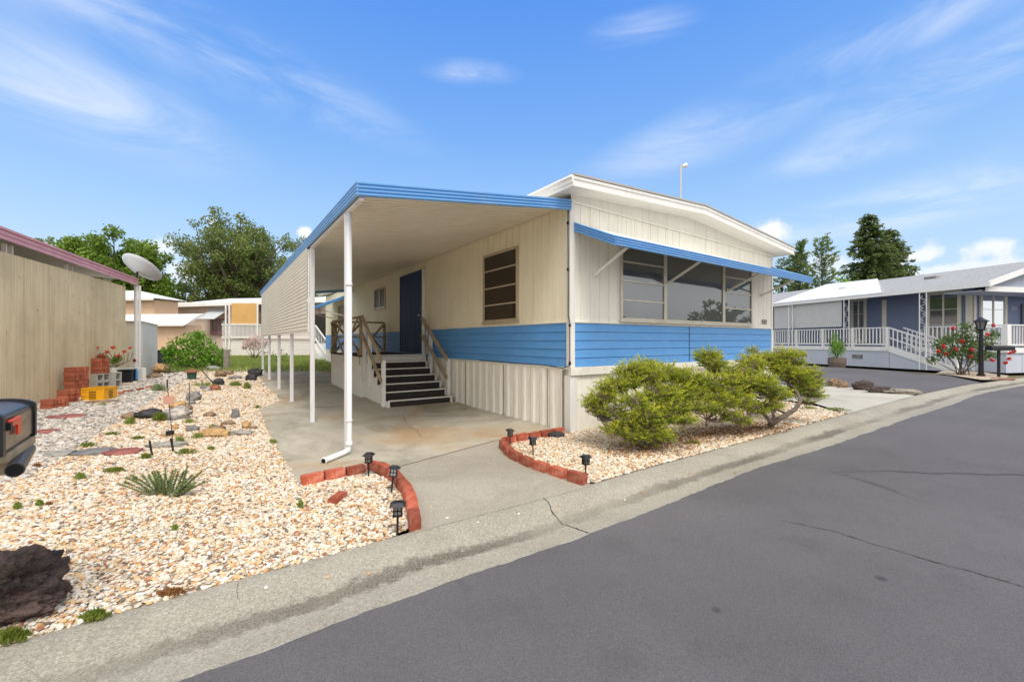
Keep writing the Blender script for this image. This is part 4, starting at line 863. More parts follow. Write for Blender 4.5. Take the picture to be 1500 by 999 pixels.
c = pA + dax * .30 - dsd * .08 + Vector((0, 0, -.034)); wp(MB().obox(c, dax, dsd, UP, .22, .085, .020), 'support_board', M['wood'], mbx, bevel=.006)
pc = pA + Vector((0, 0, -.076)) - dsd * .0
pp = [pc + dax * .50 - dsd * .02, pc + dax * .04 + dsd * .03]
wp(MB().tube(pp, .029, 20), 'newspaper_tube', M['pipe'], mbx, smooth=False); e = (pp[1] - pp[0]).normalized(); wp(MB().tube([pp[1] + e * .001, pp[1] + e * .003], .024, 20), 'tube_opening', M['pipein'], mbx)
p0 = pA + dax * .2 - dsd * .22; wp(MB().box(p0.x - .045, p0.x + .045, p0.y - .045, p0.y + .045, -.05, .83), 'post', M['wood'], mbx)
wp(MB().bar(p0 + Vector((0, 0, -.09)), p0 + dsd * .22 + Vector((0, 0, -.09)), .08, .05), 'arm', M['wood'], mbx)
# ------------------------------------------------------------------ left neighbour: tan panel and pink fascia
nb = empty('neighbour_carport', (PW[0].x, PW[0].y, 0), label='neighbouring carport closed with a tan fibreglass panel under a pink fascia', cat='carport')
Q0 = PW[1] - pdir * 13.5; Q1 = PW[1].copy()
wp(MB().ribs(Q0, Q1, cst(.10), cst(2.90), pn, [(0, 0), (.015, .006), (.03, 0)], .06), 'panel', M['fpanel'], nb)
wp(MB().ribs(Q0 - pn * .012, Q1 - pn * .012, cst(.10), cst(2.90), pn, [(0, 0)], .5), 'panel_backing', M['fpanel'], nb)
for px in (34, 71, -60):
    c = at(px, 500, 12.3 * 286 / (470 - px)) + pn * .008; wp(MB().box(c.x - .006, c.x + .006, c.y - .006, c.y + .006, .11, 2.89), 'panel_seam', M['brownframe'], nb)
fa, fb = Q0 + pn * .16, Q1 + pdir * .35 + pn * .16
zA, zB = 3.34, 3.17
fas = wp(MB().extr((fa.x, fa.y, zA + .05), (fb.x, fb.y, zB), [(0, -.20), (.02, -.20), (.02, -.14), (.0, -.13), (.015, -.12), (.015, -.06), (0, -.05), (.03, -.04), (.03, 0), (0, 0)], pn, close=True), 'fascia', M['pink'], nb)
k = 5.0
r0, r1 = Q0 + pn * .15, Q1 + pdir * .35 + pn * .15; s0, s1 = r0 - pn * k, r1 - pn * k
wp(MB().add([(r0.x, r0.y, zA + .04), (r1.x, r1.y, zB - .01), (s1.x, s1.y, zB + .35), (s0.x, s0.y, zA + .4), (r0.x, r0.y, zA - .02), (r1.x, r1.y, zB - .07), (s1.x, s1.y, zB + .29), (s0.x, s0.y, zA + .34)], [(0, 1, 2, 3), (7, 6, 5, 4), (1, 5, 6, 2)]), 'roof', M['trim'], nb)
wp(MB().add([(s0.x, s0.y, 0), (s1.x, s1.y, 0), (s1.x, s1.y, 3.6), (s0.x, s0.y, 3.8)], [(0, 1, 2, 3)]), 'inner_wall', M['peach'], nb)
for px in (13, 22, 102, 109, 158, 164, -110, -95):
    d_ = 12.3 * 286 / (470 - px); c = at(px, 500, d_) - pn * .06; zt = 3.12 - .17 * max(0, min(1, (px + 100) / 300)) + .02
    wp(MB().box(c.x - .03, c.x + .03, c.y - .03, c.y + .03, .1, zt), 'post', M['white'], nb)
# satellite dish and pole
dpz = at(199, 500, 12.7); dpz.z = gz(dpz.x, dpz.y)
dish = empty('satellite_dish', dpz, 0, 'round grey satellite dish on a tall white pole', 'satellite dish')
MB().tube([(0, 0, 0), (0, 0, 2.95)], .045, 10).tube([(.08, .05, 0), (.08, .05, 2.75)], .035, 8).build('pole', M['white'], dish)
hd = at(203, 397, 12.7) - dpz
aim = (FW * .60 + UP * .76 + RT * .17).normalized()
a_ = aim.cross(UP).normalized(); b_2 = aim.cross(a_)
v = []; f = []; nr, ns = 6, 28; Rd = .53
for sgn, off in ((1, 0), (-1, -.012)):
    base = len(v)
    for i in range(nr + 1):
        r_ = Rd * i / nr; z_ = .16 * (r_ / Rd) ** 2 + off
        for k in range(ns): t = 2 * math.pi * k / ns; v.append(tuple(hd + a_ * math.cos(t) * r_ + b_2 * math.sin(t) * r_ + aim * z_))
    for i in range(nr):
        for k in range(ns): k2 = (k + 1) % ns; q = (base + i * ns + k, base + i * ns + k2, base + (i + 1) * ns + k2, base + (i + 1) * ns + k); f.append(q if sgn > 0 else q[::-1])
for k in range(ns): k2 = (k + 1) % ns; f.append((nr * ns + k, nr * ns + k2, (nr + 1) * ns + nr * ns + k2, (nr + 1) * ns + nr * ns + k))
dd = MB().add(v, f).build('reflector', M['dish'], dish, smooth=True)
MB().tube([(0, 0, 2.9), tuple(hd - aim * .05)], .035, 8).build('mount_arm', M['black'], dish)
# red diamond tag on the pole
o = MB().obox(Vector((0, 0, .55)) - FW * .05, (RT + UP).normalized(), (RT - UP).normalized(), FW, .045, .045, .004).build('diamond_marker', mat('dark_red_paint', (.28, .04, .02), .5), dish)
# ------------------------------------------------------------------ buildings at the back left
def camframe(px, d, ang=0):
    o_ = at(px, 500, d); o_.z = gz(o_.x, o_.y); return o_
def house_box(root, name, px0, px1, d0, d1, z0, z1, m, depth=4):
    a = at(px0, 500, d0); b_ = at(px1, 500, d1); dr_ = (b_ - a); dr_.z = 0; L = dr_.length; dr_.normalize(); nn = Vector((-dr_.y, dr_.x, 0))
    c = (a + b_) / 2 + nn * depth / 2; c.z = (z0 + z1) / 2
    return wp(MB().obox(c, dr_, nn, UP, L / 2, depth / 2, (z1 - z0) / 2), name, m, root), a, dr_, nn, L
# white shed
shed = empty('garden_shed', camframe(205, 14.5), label='white corrugated metal shed behind the dish pole', cat='shed')
a = at(207, 500, 14.6); b_ = at(230, 500, 17.2); dv = (b_ - a); dv.z = 0; dv.normalize(); L = 3.0; nn = Vector((-dv.y, dv.x, 0)); a0 = a.copy(); b0 = at(230, 500, 17.2)
wp(MB().ribs(a0, b0, cst(.05), lambda t: 2.02 - .02 * t, -nn, [(0, 0), (.05, 0), (.06, .015), (.11, .015), (.12, 0)], .14), 'side_wall', M['white'], shed)
fw2 = a0 + nn * 2.2
wp(MB().ribs(fw2, a0, cst(.05), cst(2.02), -dv, [(0, 0), (.3, 0), (.305, .01), (.31, 0)], .31), 'front_wall', mat('shed_front', (.40, .36, .27), .6, .1), shed)
wp(MB().add([a0 - dv * .12 - nn * .1 + Vector((0, 0, 2.02 - a0.z)), b0 + dv * .1 - nn * .1 + Vector((0, 0, 2.0 - b0.z)), b0 + dv * .1 + nn * 1.1 + Vector((0, 0, 2.3 - b0.z)), a0 - dv * .12 + nn * 1.1 + Vector((0, 0, 2.3 - a0.z)), b0 + dv * .1 + nn * 2.3 + Vector((0, 0, 2.0 - b0.z)), a0 - dv * .12 + nn * 2.3 + Vector((0, 0, 2.0 - a0.z))], [(0, 1, 2, 3), (3, 2, 4, 5)]), 'roof', M['wroof'], shed)
# peach outbuilding with rounded white roof
ob = empty('outbuilding', camframe(240, 20), label='low peach outbuilding with a curved white roof', cat='outbuilding')
w_, a, dr_, nn, L = house_box(ob, 'wall', 150, 272, 20.5, 20.0, .2, 2.1, M['peach'], .9)
v = []; f = []
for s in (-.1, L + .15):
    for k in range(9): t = k / 8 * 1.35; v.append(tuple(a + dr_ * s - nn * .25 + nn * (k / 8 * 1.3) + Vector((0, 0, 2.05 - a.z + .62 * math.sin(t * 1.16)))))
for k in range(8): f.append((k, 9 + k, 10 + k, k + 1))
f.append(tuple(9 + k for k in range(9)))
wp(MB().add(v, f).bar(a - dr_ * .1 - nn * .26 + Vector((0, 0, 2.08 - a.z)), a + dr_ * (L + .15) - nn * .26 + Vector((0, 0, 2.08 - a.z)), .03, .10), 'roof', M['wroof'], ob)
# taller peach house
ph = empty('peach_house', camframe(200, 27), label='peach house with a white hipped roof seen above the shed', cat='house')
w_, a, dr_, nn, L = house_box(ph, 'wall', 60, 226, 27, 25.5, .2, 3.75, M['peach'], 1.5)
e0 = a - dr_ * .3 - nn * .3; e1 = a + dr_ * (L + .3) - nn * .3; hz = 3.85
v = [e0, e1, e1 + nn * 2.1, e0 + nn * 2.1, e0 + dr_ * 2 + nn * 1.1, e1 - dr_ * 2.4 + nn * 1.1]
v = [tuple(Vector((p.x, p.y, hz if i < 4 else hz + .6))) for i, p in enumerate(v)]
wp(MB().add(v, [(0, 1, 5, 4), (1, 2, 5), (2, 3, 4, 5), (3, 0, 4)]), 'roof', M['wroof'], ph)
wp(MB().bar(Vector((e0.x, e0.y, hz - .06)), Vector((e1.x, e1.y, hz - .06)), .04, .14), 'fascia', M['trim'], ph)
# pink house
pk = empty('pink_house', camframe(300, 29), label='pale pink house with a white roof beyond the gravel yard', cat='house')
D = 29.0
w_, a, dr_, nn, L = house_box(pk, 'wall', 236, 520, D, D + 1.5, .2, 3.95, M['pinkwall'], 7)
def PK(px, py, off=0):   # point on the front wall plane
    o_ = a; r = ray(px, py); t = (o_ - Vector((0, 0, CH)) * 0).dot(nn) / r.dot(nn) if True else 0
    p = r * t + Vector((0, 0, CH)); return p - nn * off
ez = lambda px, off=0: PK(px, 450, off)
e0 = a - dr_ * .5 - nn * .6; e1 = a + dr_ * (L + .5) - nn * .6
v = [(e0.x, e0.y, 3.62), (e1.x, e1.y, 4.2), ((e1 + nn * 4).x, (e1 + nn * 4).y, 4.85), ((e0 + dr_ * 3.2 + nn * 4).x, (e0 + dr_ * 3.2 + nn * 4).y, 4.55), ((e0 + nn * 8).x, (e0 + nn * 8).y, 3.7), ((e1 + nn * 8).x, (e1 + nn * 8).y, 4.2)]
wp(MB().add(v, [(0, 1, 2, 3), (0, 3, 4), (3, 2, 5, 4)]).bar(v[0], v[1], .04, .22), 'roof', M['wroof'], pk)
def PB(mb, px0, px1, py0, py1, o0, o1):
    A = PK(px0, py0, o0); B = PK(px1, py0, o0); zt = A.z; zb = PK(px0, py1, o0).z
    c = (A + B) / 2 - nn * ((o1 - o0) / 2); c.z = (zt + zb) / 2; return mb.obox(c, dr_, nn, UP, (B - A).length / 2, (o1 - o0) / 2, (zt - zb) / 2)
wn_ = wp(PB(PB(PB(PB(PB(MB(), 309, 312, 470, 488, .01, .1), 333, 336, 470, 488, .01, .1), 309, 336, 485.5, 490, .01, .14), 309, 336, 467, 470, .01, .1), 321, 323.5, 470, 486, .01, .09), 'window', mat('mauve_trim', (.30, .17, .19), .6), pk)
wp(PB(MB(), 312, 321, 470, 486, .01, .04).add(*(lambda t: (t.v, t.f))(PB(MB(), 323.5, 333, 470, 486, .01, .04))), 'pane', M['bglass'], wn_)
A1, A2 = PK(302, 468, 1.0), PK(326, 468, 1.0); T1, T2 = PK(311, 452, .02), PK(337, 452, .02)
wp(MB().add([T1, T2, A2, A1, T1 - UP * .03, T2 - UP * .03, A2 - UP * .03, A1 - UP * .03], [(0, 1, 2, 3), (7, 6, 5, 4), (2, 1, 5, 6), (3, 2, 6, 7)]), 'window_awning', M['dish'], pk)
mb = MB()
for px in (341, 346, 386, 393): PB(mb, px, px + 1.8, 447, 522, .9, 1.0)
wp(mb, 'porch_post', M['white'], pk)
wp(PB(MB(), 349, 386, 446, 475, .88, .9), 'shade_cloth', M['canvas'], pk)
mb = MB()
for k in range(70): PB(mb, 337 + k * 1.85, 337 + k * 1.85 + .8, 475 if k < 27 else 478, 494, .92, .97)
PB(mb, 336, 470, 493.5, 495.5, .9, 1.0); PB(mb, 336, 470, 475.5, 477, .9, 1.0)
o = wp(mb, 'railing', M['white'], pk)
A = PK(336, 522, .86); B = PK(478, 522, .86)
wp(MB().laps(A, B, .15, 1.45, -nn, 11, .02), 'porch_wall', M['whitewall'], pk)
wp(PB(MB(), 349, 470, 446, 475, .2, .25), 'porch_shadow_wall', mat('porch_shade_brown', (.22, .17, .13), .8), pk)  # dark sheet before the pink wall, porch shade put into its colour
wp(MB().box(0, .001, 0, .001, 0, .001), 'x', M['white'], pk) if False else None
# back steps seen through the carport
bs = empty('back_steps', G(470, 530), label='white stair with slim balusters behind the carport', cat='steps')
mb = MB(); mb2 = MB(); Pa = at(462, 477, 24); Pb = at(478, 499, 22.5)
mb.bar(Pa, Pb, .05, .07); mb.bar(Pa - UP * .75, Pb - UP * .75, .05, .1)
for k in range(8): c = Pa.lerp(Pb, k / 7); mb.bar(c, c - UP * .75, .03, .03)
wp(mb, 'railing', M['white'], bs); c = (Pa + Pb) / 2; 
for k in range(5): c = Pa.lerp(Pb, k / 5 + .1); wp(MB().bar(Vector((c.x, c.y, c.z - 1.35)) - RT * .3, Vector((c.x, c.y, c.z - 1.35)) + RT * .3 + FW * .4, .3, .9), 'step', M['white'], bs)
dk = empty('dark_opening', camframe(470, 27), label='box coloured near black for a shaded opening at the back of the carport', cat='shed')
house_box(dk, 'wall', 461, 486, 26.5, 26.0, .2, 3.0, mat('shaded_opening', (.025, .02, .018), .8), 2)  # solid box, shade of the opening put into its near-black colour
# ------------------------------------------------------------------ right neighbour's house
P0c = (18.9, 21.7); av = (-.2375, .9714); bv = (.9714, .2375)
def NN(p, q, z=0): return cam2w(P0c[0] + av[0] * p + bv[0] * q, P0c[1] + av[1] * p + bv[1] * q, z)
AV = (NN(1, 0) - NN(0, 0)); BV = (NN(0, 1) - NN(0, 0))
def pq(px, q):
    u = (px - 750) / F; return (P0c[0] + bv[0] * q - (P0c[1] + bv[1] * q) * u) / (av[1] * u - av[0])
def qp(px, p):
    u = (px - 750) / F; return (P0c[0] + av[0] * p - (P0c[1] + av[1] * p) * u) / (bv[1] * u - bv[0])
def zat(p, q, py): return CH + (499.5 - py) / F * (P0c[1] + av[1] * p + bv[1] * q)
nh = empty('neighbour_house', NN(-2.2, 2), label='slate blue house with white trim and a raised white railed porch', cat='house')
def nbox(mb, p0, p1, q0, q1, z0, z1):
    c = NN((p0 + p1) / 2, (q0 + q1) / 2, (z0 + z1) / 2); return mb.obox(c, AV, BV, UP, abs(p1 - p0) / 2, abs(q1 - q0) / 2, abs(z1 - z0) / 2)
wp(nbox(MB(), -2.2, 16, 2.0, 6.4, 0, 3.9), 'wall', M['nblue'], nh)
# roofs
zr0, zr1, qr = 3.80, 4.97, 3.9
def quad(mb, pts, th=.1):
    v = [Vector(p) for p in pts]; n = len(v); return mb.add([tuple(p) for p in v] + [tuple(p - UP * th) for p in v], [tuple(range(n)), tuple(n + i for i in range(n))[::-1]] + [(i, n + i, n + (i + 1) % n, (i + 1) % n) for i in range(n)])
nro = wp(quad(quad(MB(), [NN(-3.9, -.1, zr0), NN(-3.9, qr, zr1), NN(16, qr, zr1), NN(16, -.1, zr0)]), [NN(-3.9, qr, zr1), NN(-3.9, 8.0, zr0), NN(16, 8.0, zr0), NN(16, qr, zr1)]), 'roof', M['shingle'], nh)
wp(MB().bar(NN(-3.93, -.15, zr0 - .09), NN(-3.93, qr, zr1 - .09), .06, .22).bar(NN(-3.93, qr, zr1 - .09), NN(-3.93, 8.0, zr0 - .09), .06, .22), 'rake_board', M['nwhite'], nro)
wp(MB().bar(NN(-3.95, -.16, zr0 - .10), NN(7.0, -.16, zr0 - .10), .05, .20), 'fascia', M['nwhite'], nro)
wp(MB().add([NN(-3.7, .1, 3.62), NN(-3.7, 7.8, 3.62), NN(-3.7, 7.8, 3.78), NN(-3.7, qr, zr1 - .12), NN(-3.7, .1, 3.78)], [(0, 1, 2, 3, 4)]), 'gable', mat('gable_blue', (.33, .37, .45), .6, .04), nro)
wp(nbox(MB(), -3.82, -3.72, 0.0, 8, 3.42, 3.64), 'porch_beam', M['nwhite'], nro)
wp(nbox(MB(), -3.6, -2.3, 0.0, 8, 3.44, 3.50), 'porch_ceiling', M['wgrey'], nro)
wp(quad(MB(), [NN(6.9, -.2, 3.80), NN(.2, -.2, 3.80), NN(3.6, 4.2, 5.12), NN(6.9, 4.2, 5.2)], .05), 'porch_roof', M['npanel'], nh)
mb = MB()
for k in range(17):
    p_ = 6.9 - k * .41; qq = 4.2 * min(1, max(.02, (p_ - .2) / 3.4)) if p_ < 3.6 else 4.2
    mb.bar(NN(p_, -.2, 3.805), NN(p_, qq, 3.805 + (qq + .2) * .30), .02, .02)
wp(mb, 'roof_rib', M['npanel'], nh)
wp(nbox(MB(), 4.0, 4.4, 2.2, 2.6, 4.4, 4.58), 'roof_vent', M['dish'], nro)
wp(nbox(MB(), -.6, -.1, 2.2, 2.6, 4.45, 4.60), 'roof_vent', M['r_grey'], nro)
# windows on the long wall and gable wall
def nwin(px0, px1, py0, py1, side, cap=True):
    tr = MB(); pn_ = MB(); mu = MB()
    if side == 'q':
        q = 2.0; a, b_ = pq(px0, q), pq(px1, q); lo, hi = min(a, b_), max(a, b_); z1 = zat((a + b_) / 2, q, py0); z0 = 2.0
        B = lambda mb, u0, u1, v0, v1, o0, o1: nbox(mb, u0, u1, q - o1, q - o0, v0, v1)
    else:
        p = -2.2; a, b_ = qp(px0, p), qp(px1, p); lo, hi = min(a, b_), max(a, b_); z1 = zat(p, (a + b_) / 2, py0); z0 = 1.9
        B = lambda mb, u0, u1, v0, v1, o0, o1: nbox(mb, p - o1, p - o0, u0, u1, v0, v1)
    z0 = (2.0 if side == 'q' else 2.0) - .6
    w = .14
    B(tr, lo, lo + w, z0, z1 - w, .003, .07); B(tr, hi - w, hi, z0, z1 - w, .003, .07); B(tr, lo, hi, z0 - w, z0, .003, .07)
    n = 10
    for i in range(n):
        u0 = lo - .05 + (hi - lo + .1) * i / n; u1 = lo - .05 + (hi - lo + .1) * (i + 1) / n; hgt = .06 + (.12 * math.sin(math.pi * (i + .5) / n) if cap else 0); B(tr, u0, u1, z1 - w, z1 + hgt, .003, .08)
    wo = wp(tr, 'window', M['ncream'], nh)
    B(pn_, lo + w, hi - w, z0, z1 - w, .003, .03); wp(pn_, 'pane', M['bglass'], wo)
    m_ = (lo + hi) / 2; B(mu, m_ - .035, m_ + .035, z0, z1 - w, .031, .055)
    for k in (1, 2): B(mu, lo + w, hi - w, z0 + (z1 - w - z0) * k / 3 - .012, z0 + (z1 - w - z0) * k / 3 + .012, .031, .045)
    wp(mu, 'glazing_bar', M['ncream'], wo)
nwin(1247, 1270, 438, 474, 'q', False); nwin(1358, 1409, 427, 474, 'q'); nwin(1434, 1473, 427, 474, 'p')
wp(nbox(nbox(nbox(MB(), -2.28, -1.95, 1.92, 2.02, .9, 3.6), pq(1299, 2), pq(1293, 2), 1.95, 1.998, .9, 3.6), -2.26, -2.21, 1.92, 2.1, .9, 3.5), 'corner_board', M['ncream'], nh)
dq = qp(1495, -2.2); wp(nbox(MB(), -2.26, -2.203, dq, dq + 1.0, 1.0, 3.1), 'door', mat('dark_slate_door', (.07, .08, .11), .5), nh)
# number plate text on wall
rotN = Matrix((BV, UP, -AV)).transposed()
rotN = Matrix(((BV.x, 0, -AV.x), (BV.y, 0, -AV.y), (0, 1, 0)))
textobj('511', .24, NN(-2.215, qp(1485, -2.2), zat(-2.2, 3, 451.5)), rotN, M['nwhite'], nh)
# lattice screen
mb = MB(); 
for (pa, pb) in ((pq(1162, .05), pq(1233, .05)), (pq(1163, .05) + .12, 7.0)):
    lo, hi = min(pa, pb), max(pa, pb); z0, z1 = 2.15, 3.62; s = .16; u = lo - (z1 - z0)
    while u < hi:
        for sg in (1, -1):
            a0_, b0_ = (u, z0), (u + (z1 - z0), z1)
            ua, ub = a0_[0], b0_[0]; ca, cb = max(ua, lo), min(ub, hi)
            if cb > ca:
                za, zb = z0 + (ca - ua), z0 + (cb - ua)
                if sg < 0: za, zb = z0 + z1 - za, z0 + z1 - zb
                mb.bar(NN(ca, .05 + .02 * sg, za), NN(cb, .05 + .02 * sg, zb), .012, .045)
        u += s * .75
lat = wp(mb, 'lattice_screen', M['nwhite'], nh)
# porch
po = empty('porch', NN(0, 0, 0), label='raised porch with white balustrade and stairs on the slate blue house', cat='porch')
zd = 1.06
wp(nbox(MB(), 0.02, 7.2, .02, 1.98, 0, zd - .02), 'skirting', M['npale'], po); wp(nbox(MB(), -3.83, .0, 1.02, 1.98, 0, zd - .02), 'skirting', M['npale'], po); wp(nbox(MB(), -3.84, -2.22, 1.99, 9.0, 0, zd - .02), 'skirting', M['npale'], po)
wp(nbox(nbox(nbox(MB(), 0, 7.2, -.03, .016, zd - .22, zd), -3.86, 0, .98, 1.016, zd - .22, zd), -3.89, -3.845, .99, 9.0, zd - .22, zd), 'rim_board', M['nwhite'], po)
wp(nbox(nbox(nbox(MB(), 0.02, 7.2, .02, 1.98, zd - .018, zd), -3.83, .0, 1.02, 1.98, zd - .018, zd), -3.84, -2.22, 1.99, 9.0, zd - .018, zd), 'deck_board', M['wgrey'], po)
zt = 2.02
def balus(p0, q0, p1, q1, z0=zd, z1=zt, step=.17, posts=True):
    a = Vector((p0, q0, 0)); b_ = Vector((p1, q1, 0)); n = max(2, int((b_ - a).length / step)); mb = MB(); L0 = (b_ - a).length
    for k in range(n + 1):
        c = a.lerp(b_, k / n); mb.bar(NN(c.x, c.y, z0 + .13), NN(c.x, c.y, z1 - .04), .045, .045)
    wp(mb, 'balusters', M['nwhite'], po)
    wp(MB().bar(NN(p0, q0, z1), NN(p1, q1, z1), .10, .05).bar(NN(p0, q0, z0 + .12), NN(p1, q1, z0 + .12), .05, .07), 'handrail', M['nwhite'], po)
    if posts:
        m_ = max(1, round(L0 / 1.7))
        for k in range(m_ + 1): c = a.lerp(b_, k / m_); wp(nbox(MB(), c.x - .06, c.x + .06, c.y - .06, c.y + .06, z0 - .15, z1 + .03), 'newel_post', M['nwhite'], po)
balus(0.06, 0, 7.0, 0); balus(-3.8, 1.0, -.9, 1.0, posts=False); balus(-3.86, 1.1, -3.86, 8.5)
wp(nbox(MB(), -3.95, -3.75, .88, 1.08, zd - .2, zt + .03), 'newel_post', M['nwhite'], po)
# stair
n = 6; runp = 2.75; mb = MB()
for k in range(n):
    z1 = zd * (n - k - .5) / n + .02; wp(nbox(MB(), -runp * (k + 1) / n, -runp * k / n, .04, .96, max(0, z1 - .3), z1), 'step', M['wgrey'], po)
for q in (0.0, .97):
    wp(MB().bar(NN(0, q, zd - .10), NN(-runp, q, .02), .05, .30), 'stringer', M['nwhite'], po)
    wp(MB().bar(NN(0, q, zt), NN(-runp, q, zt - zd + .0), .07, .06).bar(NN(0, q, zt - .5), NN(-runp, q, zt - zd - .5), .05, .05), 'handrail', M['nwhite'], po)
    mb = MB()
    for k in range(1, 14): p_ = -runp * k / 14; z_ = zd * k / 14; mb.bar(NN(p_, q, zt - z_ - .05), NN(p_, q, zd - z_ + .05), .04, .04)
    wp(mb, 'balusters', M['nwhite'], po)
    wp(nbox(MB(), -runp - .05, -runp + .06, q - .05, q + .05, 0, zt - zd + .05), 'newel_post', M['nwhite'], po)
# triangular infill below the stair
wp(MB().add([NN(0, .02, 0), NN(-runp, .02, 0), NN(0, .02, zd - .1)], [(0, 1, 2)]), 'stair_skirting', M['npale'], po)
for (pa) in (1.3, 4.6): wp(nbox(MB(), pa, pa + .55, -.012, .012, .42, .62), 'crawl_vent', M['r_grey'], po)
# scrolled porch posts
for px, z0_ in ((1352, .0), (1240, zd), (1158, .4)):
    p_ = pq(px, -.12); mb = MB()
    for s in (-.14, .14): mb.bar(NN(p_ + s, -.12, z0_), NN(p_ + s, -.12, 3.62), .035, .035)
    k = 0; z = z0_ + .9
    while z < 3.3:
        pts = [NN(p_ + .11 * math.sin(t) * (1 if (k % 2) else -1), -.12, z + .28 * t / 6.28 + 0.02) for t in [i * .7 for i in range(10)]]
        mb.tube(pts, .010, 5); z += .28; k += 1
    wp(mb, 'scroll_post', M['nwhite'], po)
# trellis posts right behind the house corner
tp = empty('trellis_post', (10.55, 5.1, 0), label='white scrolled metal post at the right corner of the blue and white house', cat='post')
mb = MB()
for s in (0, .14): mb.bar((10.62 + s, 5.3, 0), (10.62 + s, 5.3, 2.66), .03, .03)
k = 0; z = .2
while z < 2.4:
    mb.tube([Vector((10.69 + .06 * math.sin(t) * (1 if k % 2 else -1), 5.3, z + .2 * t / 6.28)) for t in [i * .7 for i in range(10)]], .006, 5); z += .2; k += 1
wp(mb, 'scroll_frame', M['grey_metal'], tp)
# lamp post
lp = empty('lamp_post', G(1437, 551.5), 0, 'black lantern post beside the red rose bush', 'lamp post')
MB().tube([(0, 0, 0), (0, 0, .35), (0, 0, 1.75)], [.085, .075, .06], 12).tube([(0, 0, 0), (0, 0, .10)], .12, 12).build('pole', M['black'], lp)
b = MB()
for s in range(6): t = s * math.pi / 3; b.bar((.10 * math.cos(t), .10 * math.sin(t), 1.78), (.17 * math.cos(t), .17 * math.sin(t), 2.08), .02, .02)
b.tube([(0, 0, 1.74), (0, 0, 1.79)], [.08, .13], 12).tube([(0, 0, 2.08), (0, 0, 2.1), (0, 0, 2.2), (0, 0, 2.26)], [.22, .23, .08, .02], 12).build('lantern_frame', M['black'], lp)
MB().tube([(0, 0, 1.79), (0, 0, 2.08)], [.095, .16], 12).build('lantern_glass', M['lamp_glass'], lp)
# neighbour's mailbox on a post
nm = empty('mailbox', G(1463, 553), -TH, 'black mailbox on a short post beside the far lamp post', 'mailbox')
MB().tube([(0, 0, 0), (0, 0, 1.0)], .045, 10).build('post', M['black'], nm)
sec = [(-.13, 0), (-.13, .11)] + [(-.13 * math.cos(math.pi * k / 8), .11 + .07 * math.sin(math.pi * k / 8)) for k in range(1, 8)] + [(.13, .11), (.13, 0)]
v = [(x, a_y, z + 1.0) for x in (-.38, .46) for a_y, z in sec]; n = len(sec)
MB().add(v, [(i, i + 1, n + i + 1, n + i) for i in range(n - 1)] + [(n - 1, 0, n, 2 * n - 1), tuple(range(n))[::-1], tuple(n + i for i in range(n))]).build('body', M['black'], nm)
# front bed of the neighbour
polyobj('flower_bed', [g2(1370, 548), g2(1392, 550), g2(1437, 557), g2(1470, 557), g2(1478, 551), g2(1440, 546), g2(1380, 544)], .02, M['gbase_w'])
rock(1468, 556, 26, 4, M['r_rust'], 'red paver at the foot of the far mailbox post', name='paver', seed=99, flat=True)
tubo = empty('planter_tub', G(1226, 538), 0, 'weathered wooden tub with a spindly green shrub by the porch', 'planter')
MB().tube([(0, 0, 0), (0, 0, .25), (0, 0, .5)], [.34, .40, .38], 16).build('tub', M['woodtub'], tubo)
ch = empty('step_stool', G(1187, 532), .3, 'small blue plastic stool against the pale blue skirting', 'stool')
MB().box(-.28, .28, -.15, .15, .28, .33).build('seat', M['blue_toy'], ch, bevel=.01)
for s in (-1, 1):
    for t in (-1, 1): MB().bar((s * .2, t * .1, .28), (s * .26, t * .14, 0), .03, .03).build('leg', M['blue_toy'], ch)
# ------------------------------------------------------------------ vegetation
def leaves(centers, size, aspect=.5, up=.0, dirs=None, seed=1, droop=0):
    r_ = np.random.default_rng(seed); n = len(centers); c = np.asarray(centers)
    d = r_.normal(size=(n, 3)) if dirs is None else np.asarray(dirs) + r_.normal(size=(n, 3)) * .35
    d[:, 2] += up; d /= np.linalg.norm(d, axis=1)[:, None] + 1e-9
    s = np.cross(d, r_.normal(size=(n, 3))); s /= np.linalg.norm(s, axis=1)[:, None] + 1e-9
    L = size * r_.uniform(.6, 1.4, (n, 1)); W = L * aspect
    v = np.stack([c - d * L * .5, c + s * W * .5, c + d * L * .5, c - s * W * .5], 1).reshape(-1, 3)
    f = np.arange(n * 4).reshape(n, 4); return v, f
def leafobj(name, v, f, m, parent=None, tone=None):
    me = bpy.data.meshes.new(name); me.vertices.add(len(v)); me.vertices.foreach_set('co', v.astype(np.float32).ravel()); nf = len(f); me.loops.add(nf * 4); me.loops.foreach_set('vertex_index', f.astype(np.int32).ravel())
    me.polygons.add(nf); me.polygons.foreach_set('loop_start', np.arange(nf, dtype=np.int32) * 4); me.update(calc_edges=True); me.materials.append(m)
    ta = me.attributes.new('tone', 'FLOAT', 'FACE'); ta.data.foreach_set('value', (np.full(nf, .5) if tone is None else np.clip(tone, 0, 1)).astype(np.float32))
    o = bpy.data.objects.new(name, me); COL.objects.link(o)
    if parent is not None: o.parent = parent
    return o
def clump_pts(cs, rs, n, r_, shell=.55, flat=.8):
    out = []
    for c, rr in zip(cs, rs):
        k = max(8, int(n * (rr ** 2)))
        u = r_.normal(size=(k, 3)); u /= np.linalg.norm(u, axis=1)[:, None]; q = u * (rr * (shell + (1 - shell) * r_.random((k, 1)) ** .6)); q[:, 2] *= flat
        q += r_.normal(size=(k, 3)) * rr * .12; out.append(q + np.array(c))
    return np.concatenate(out)
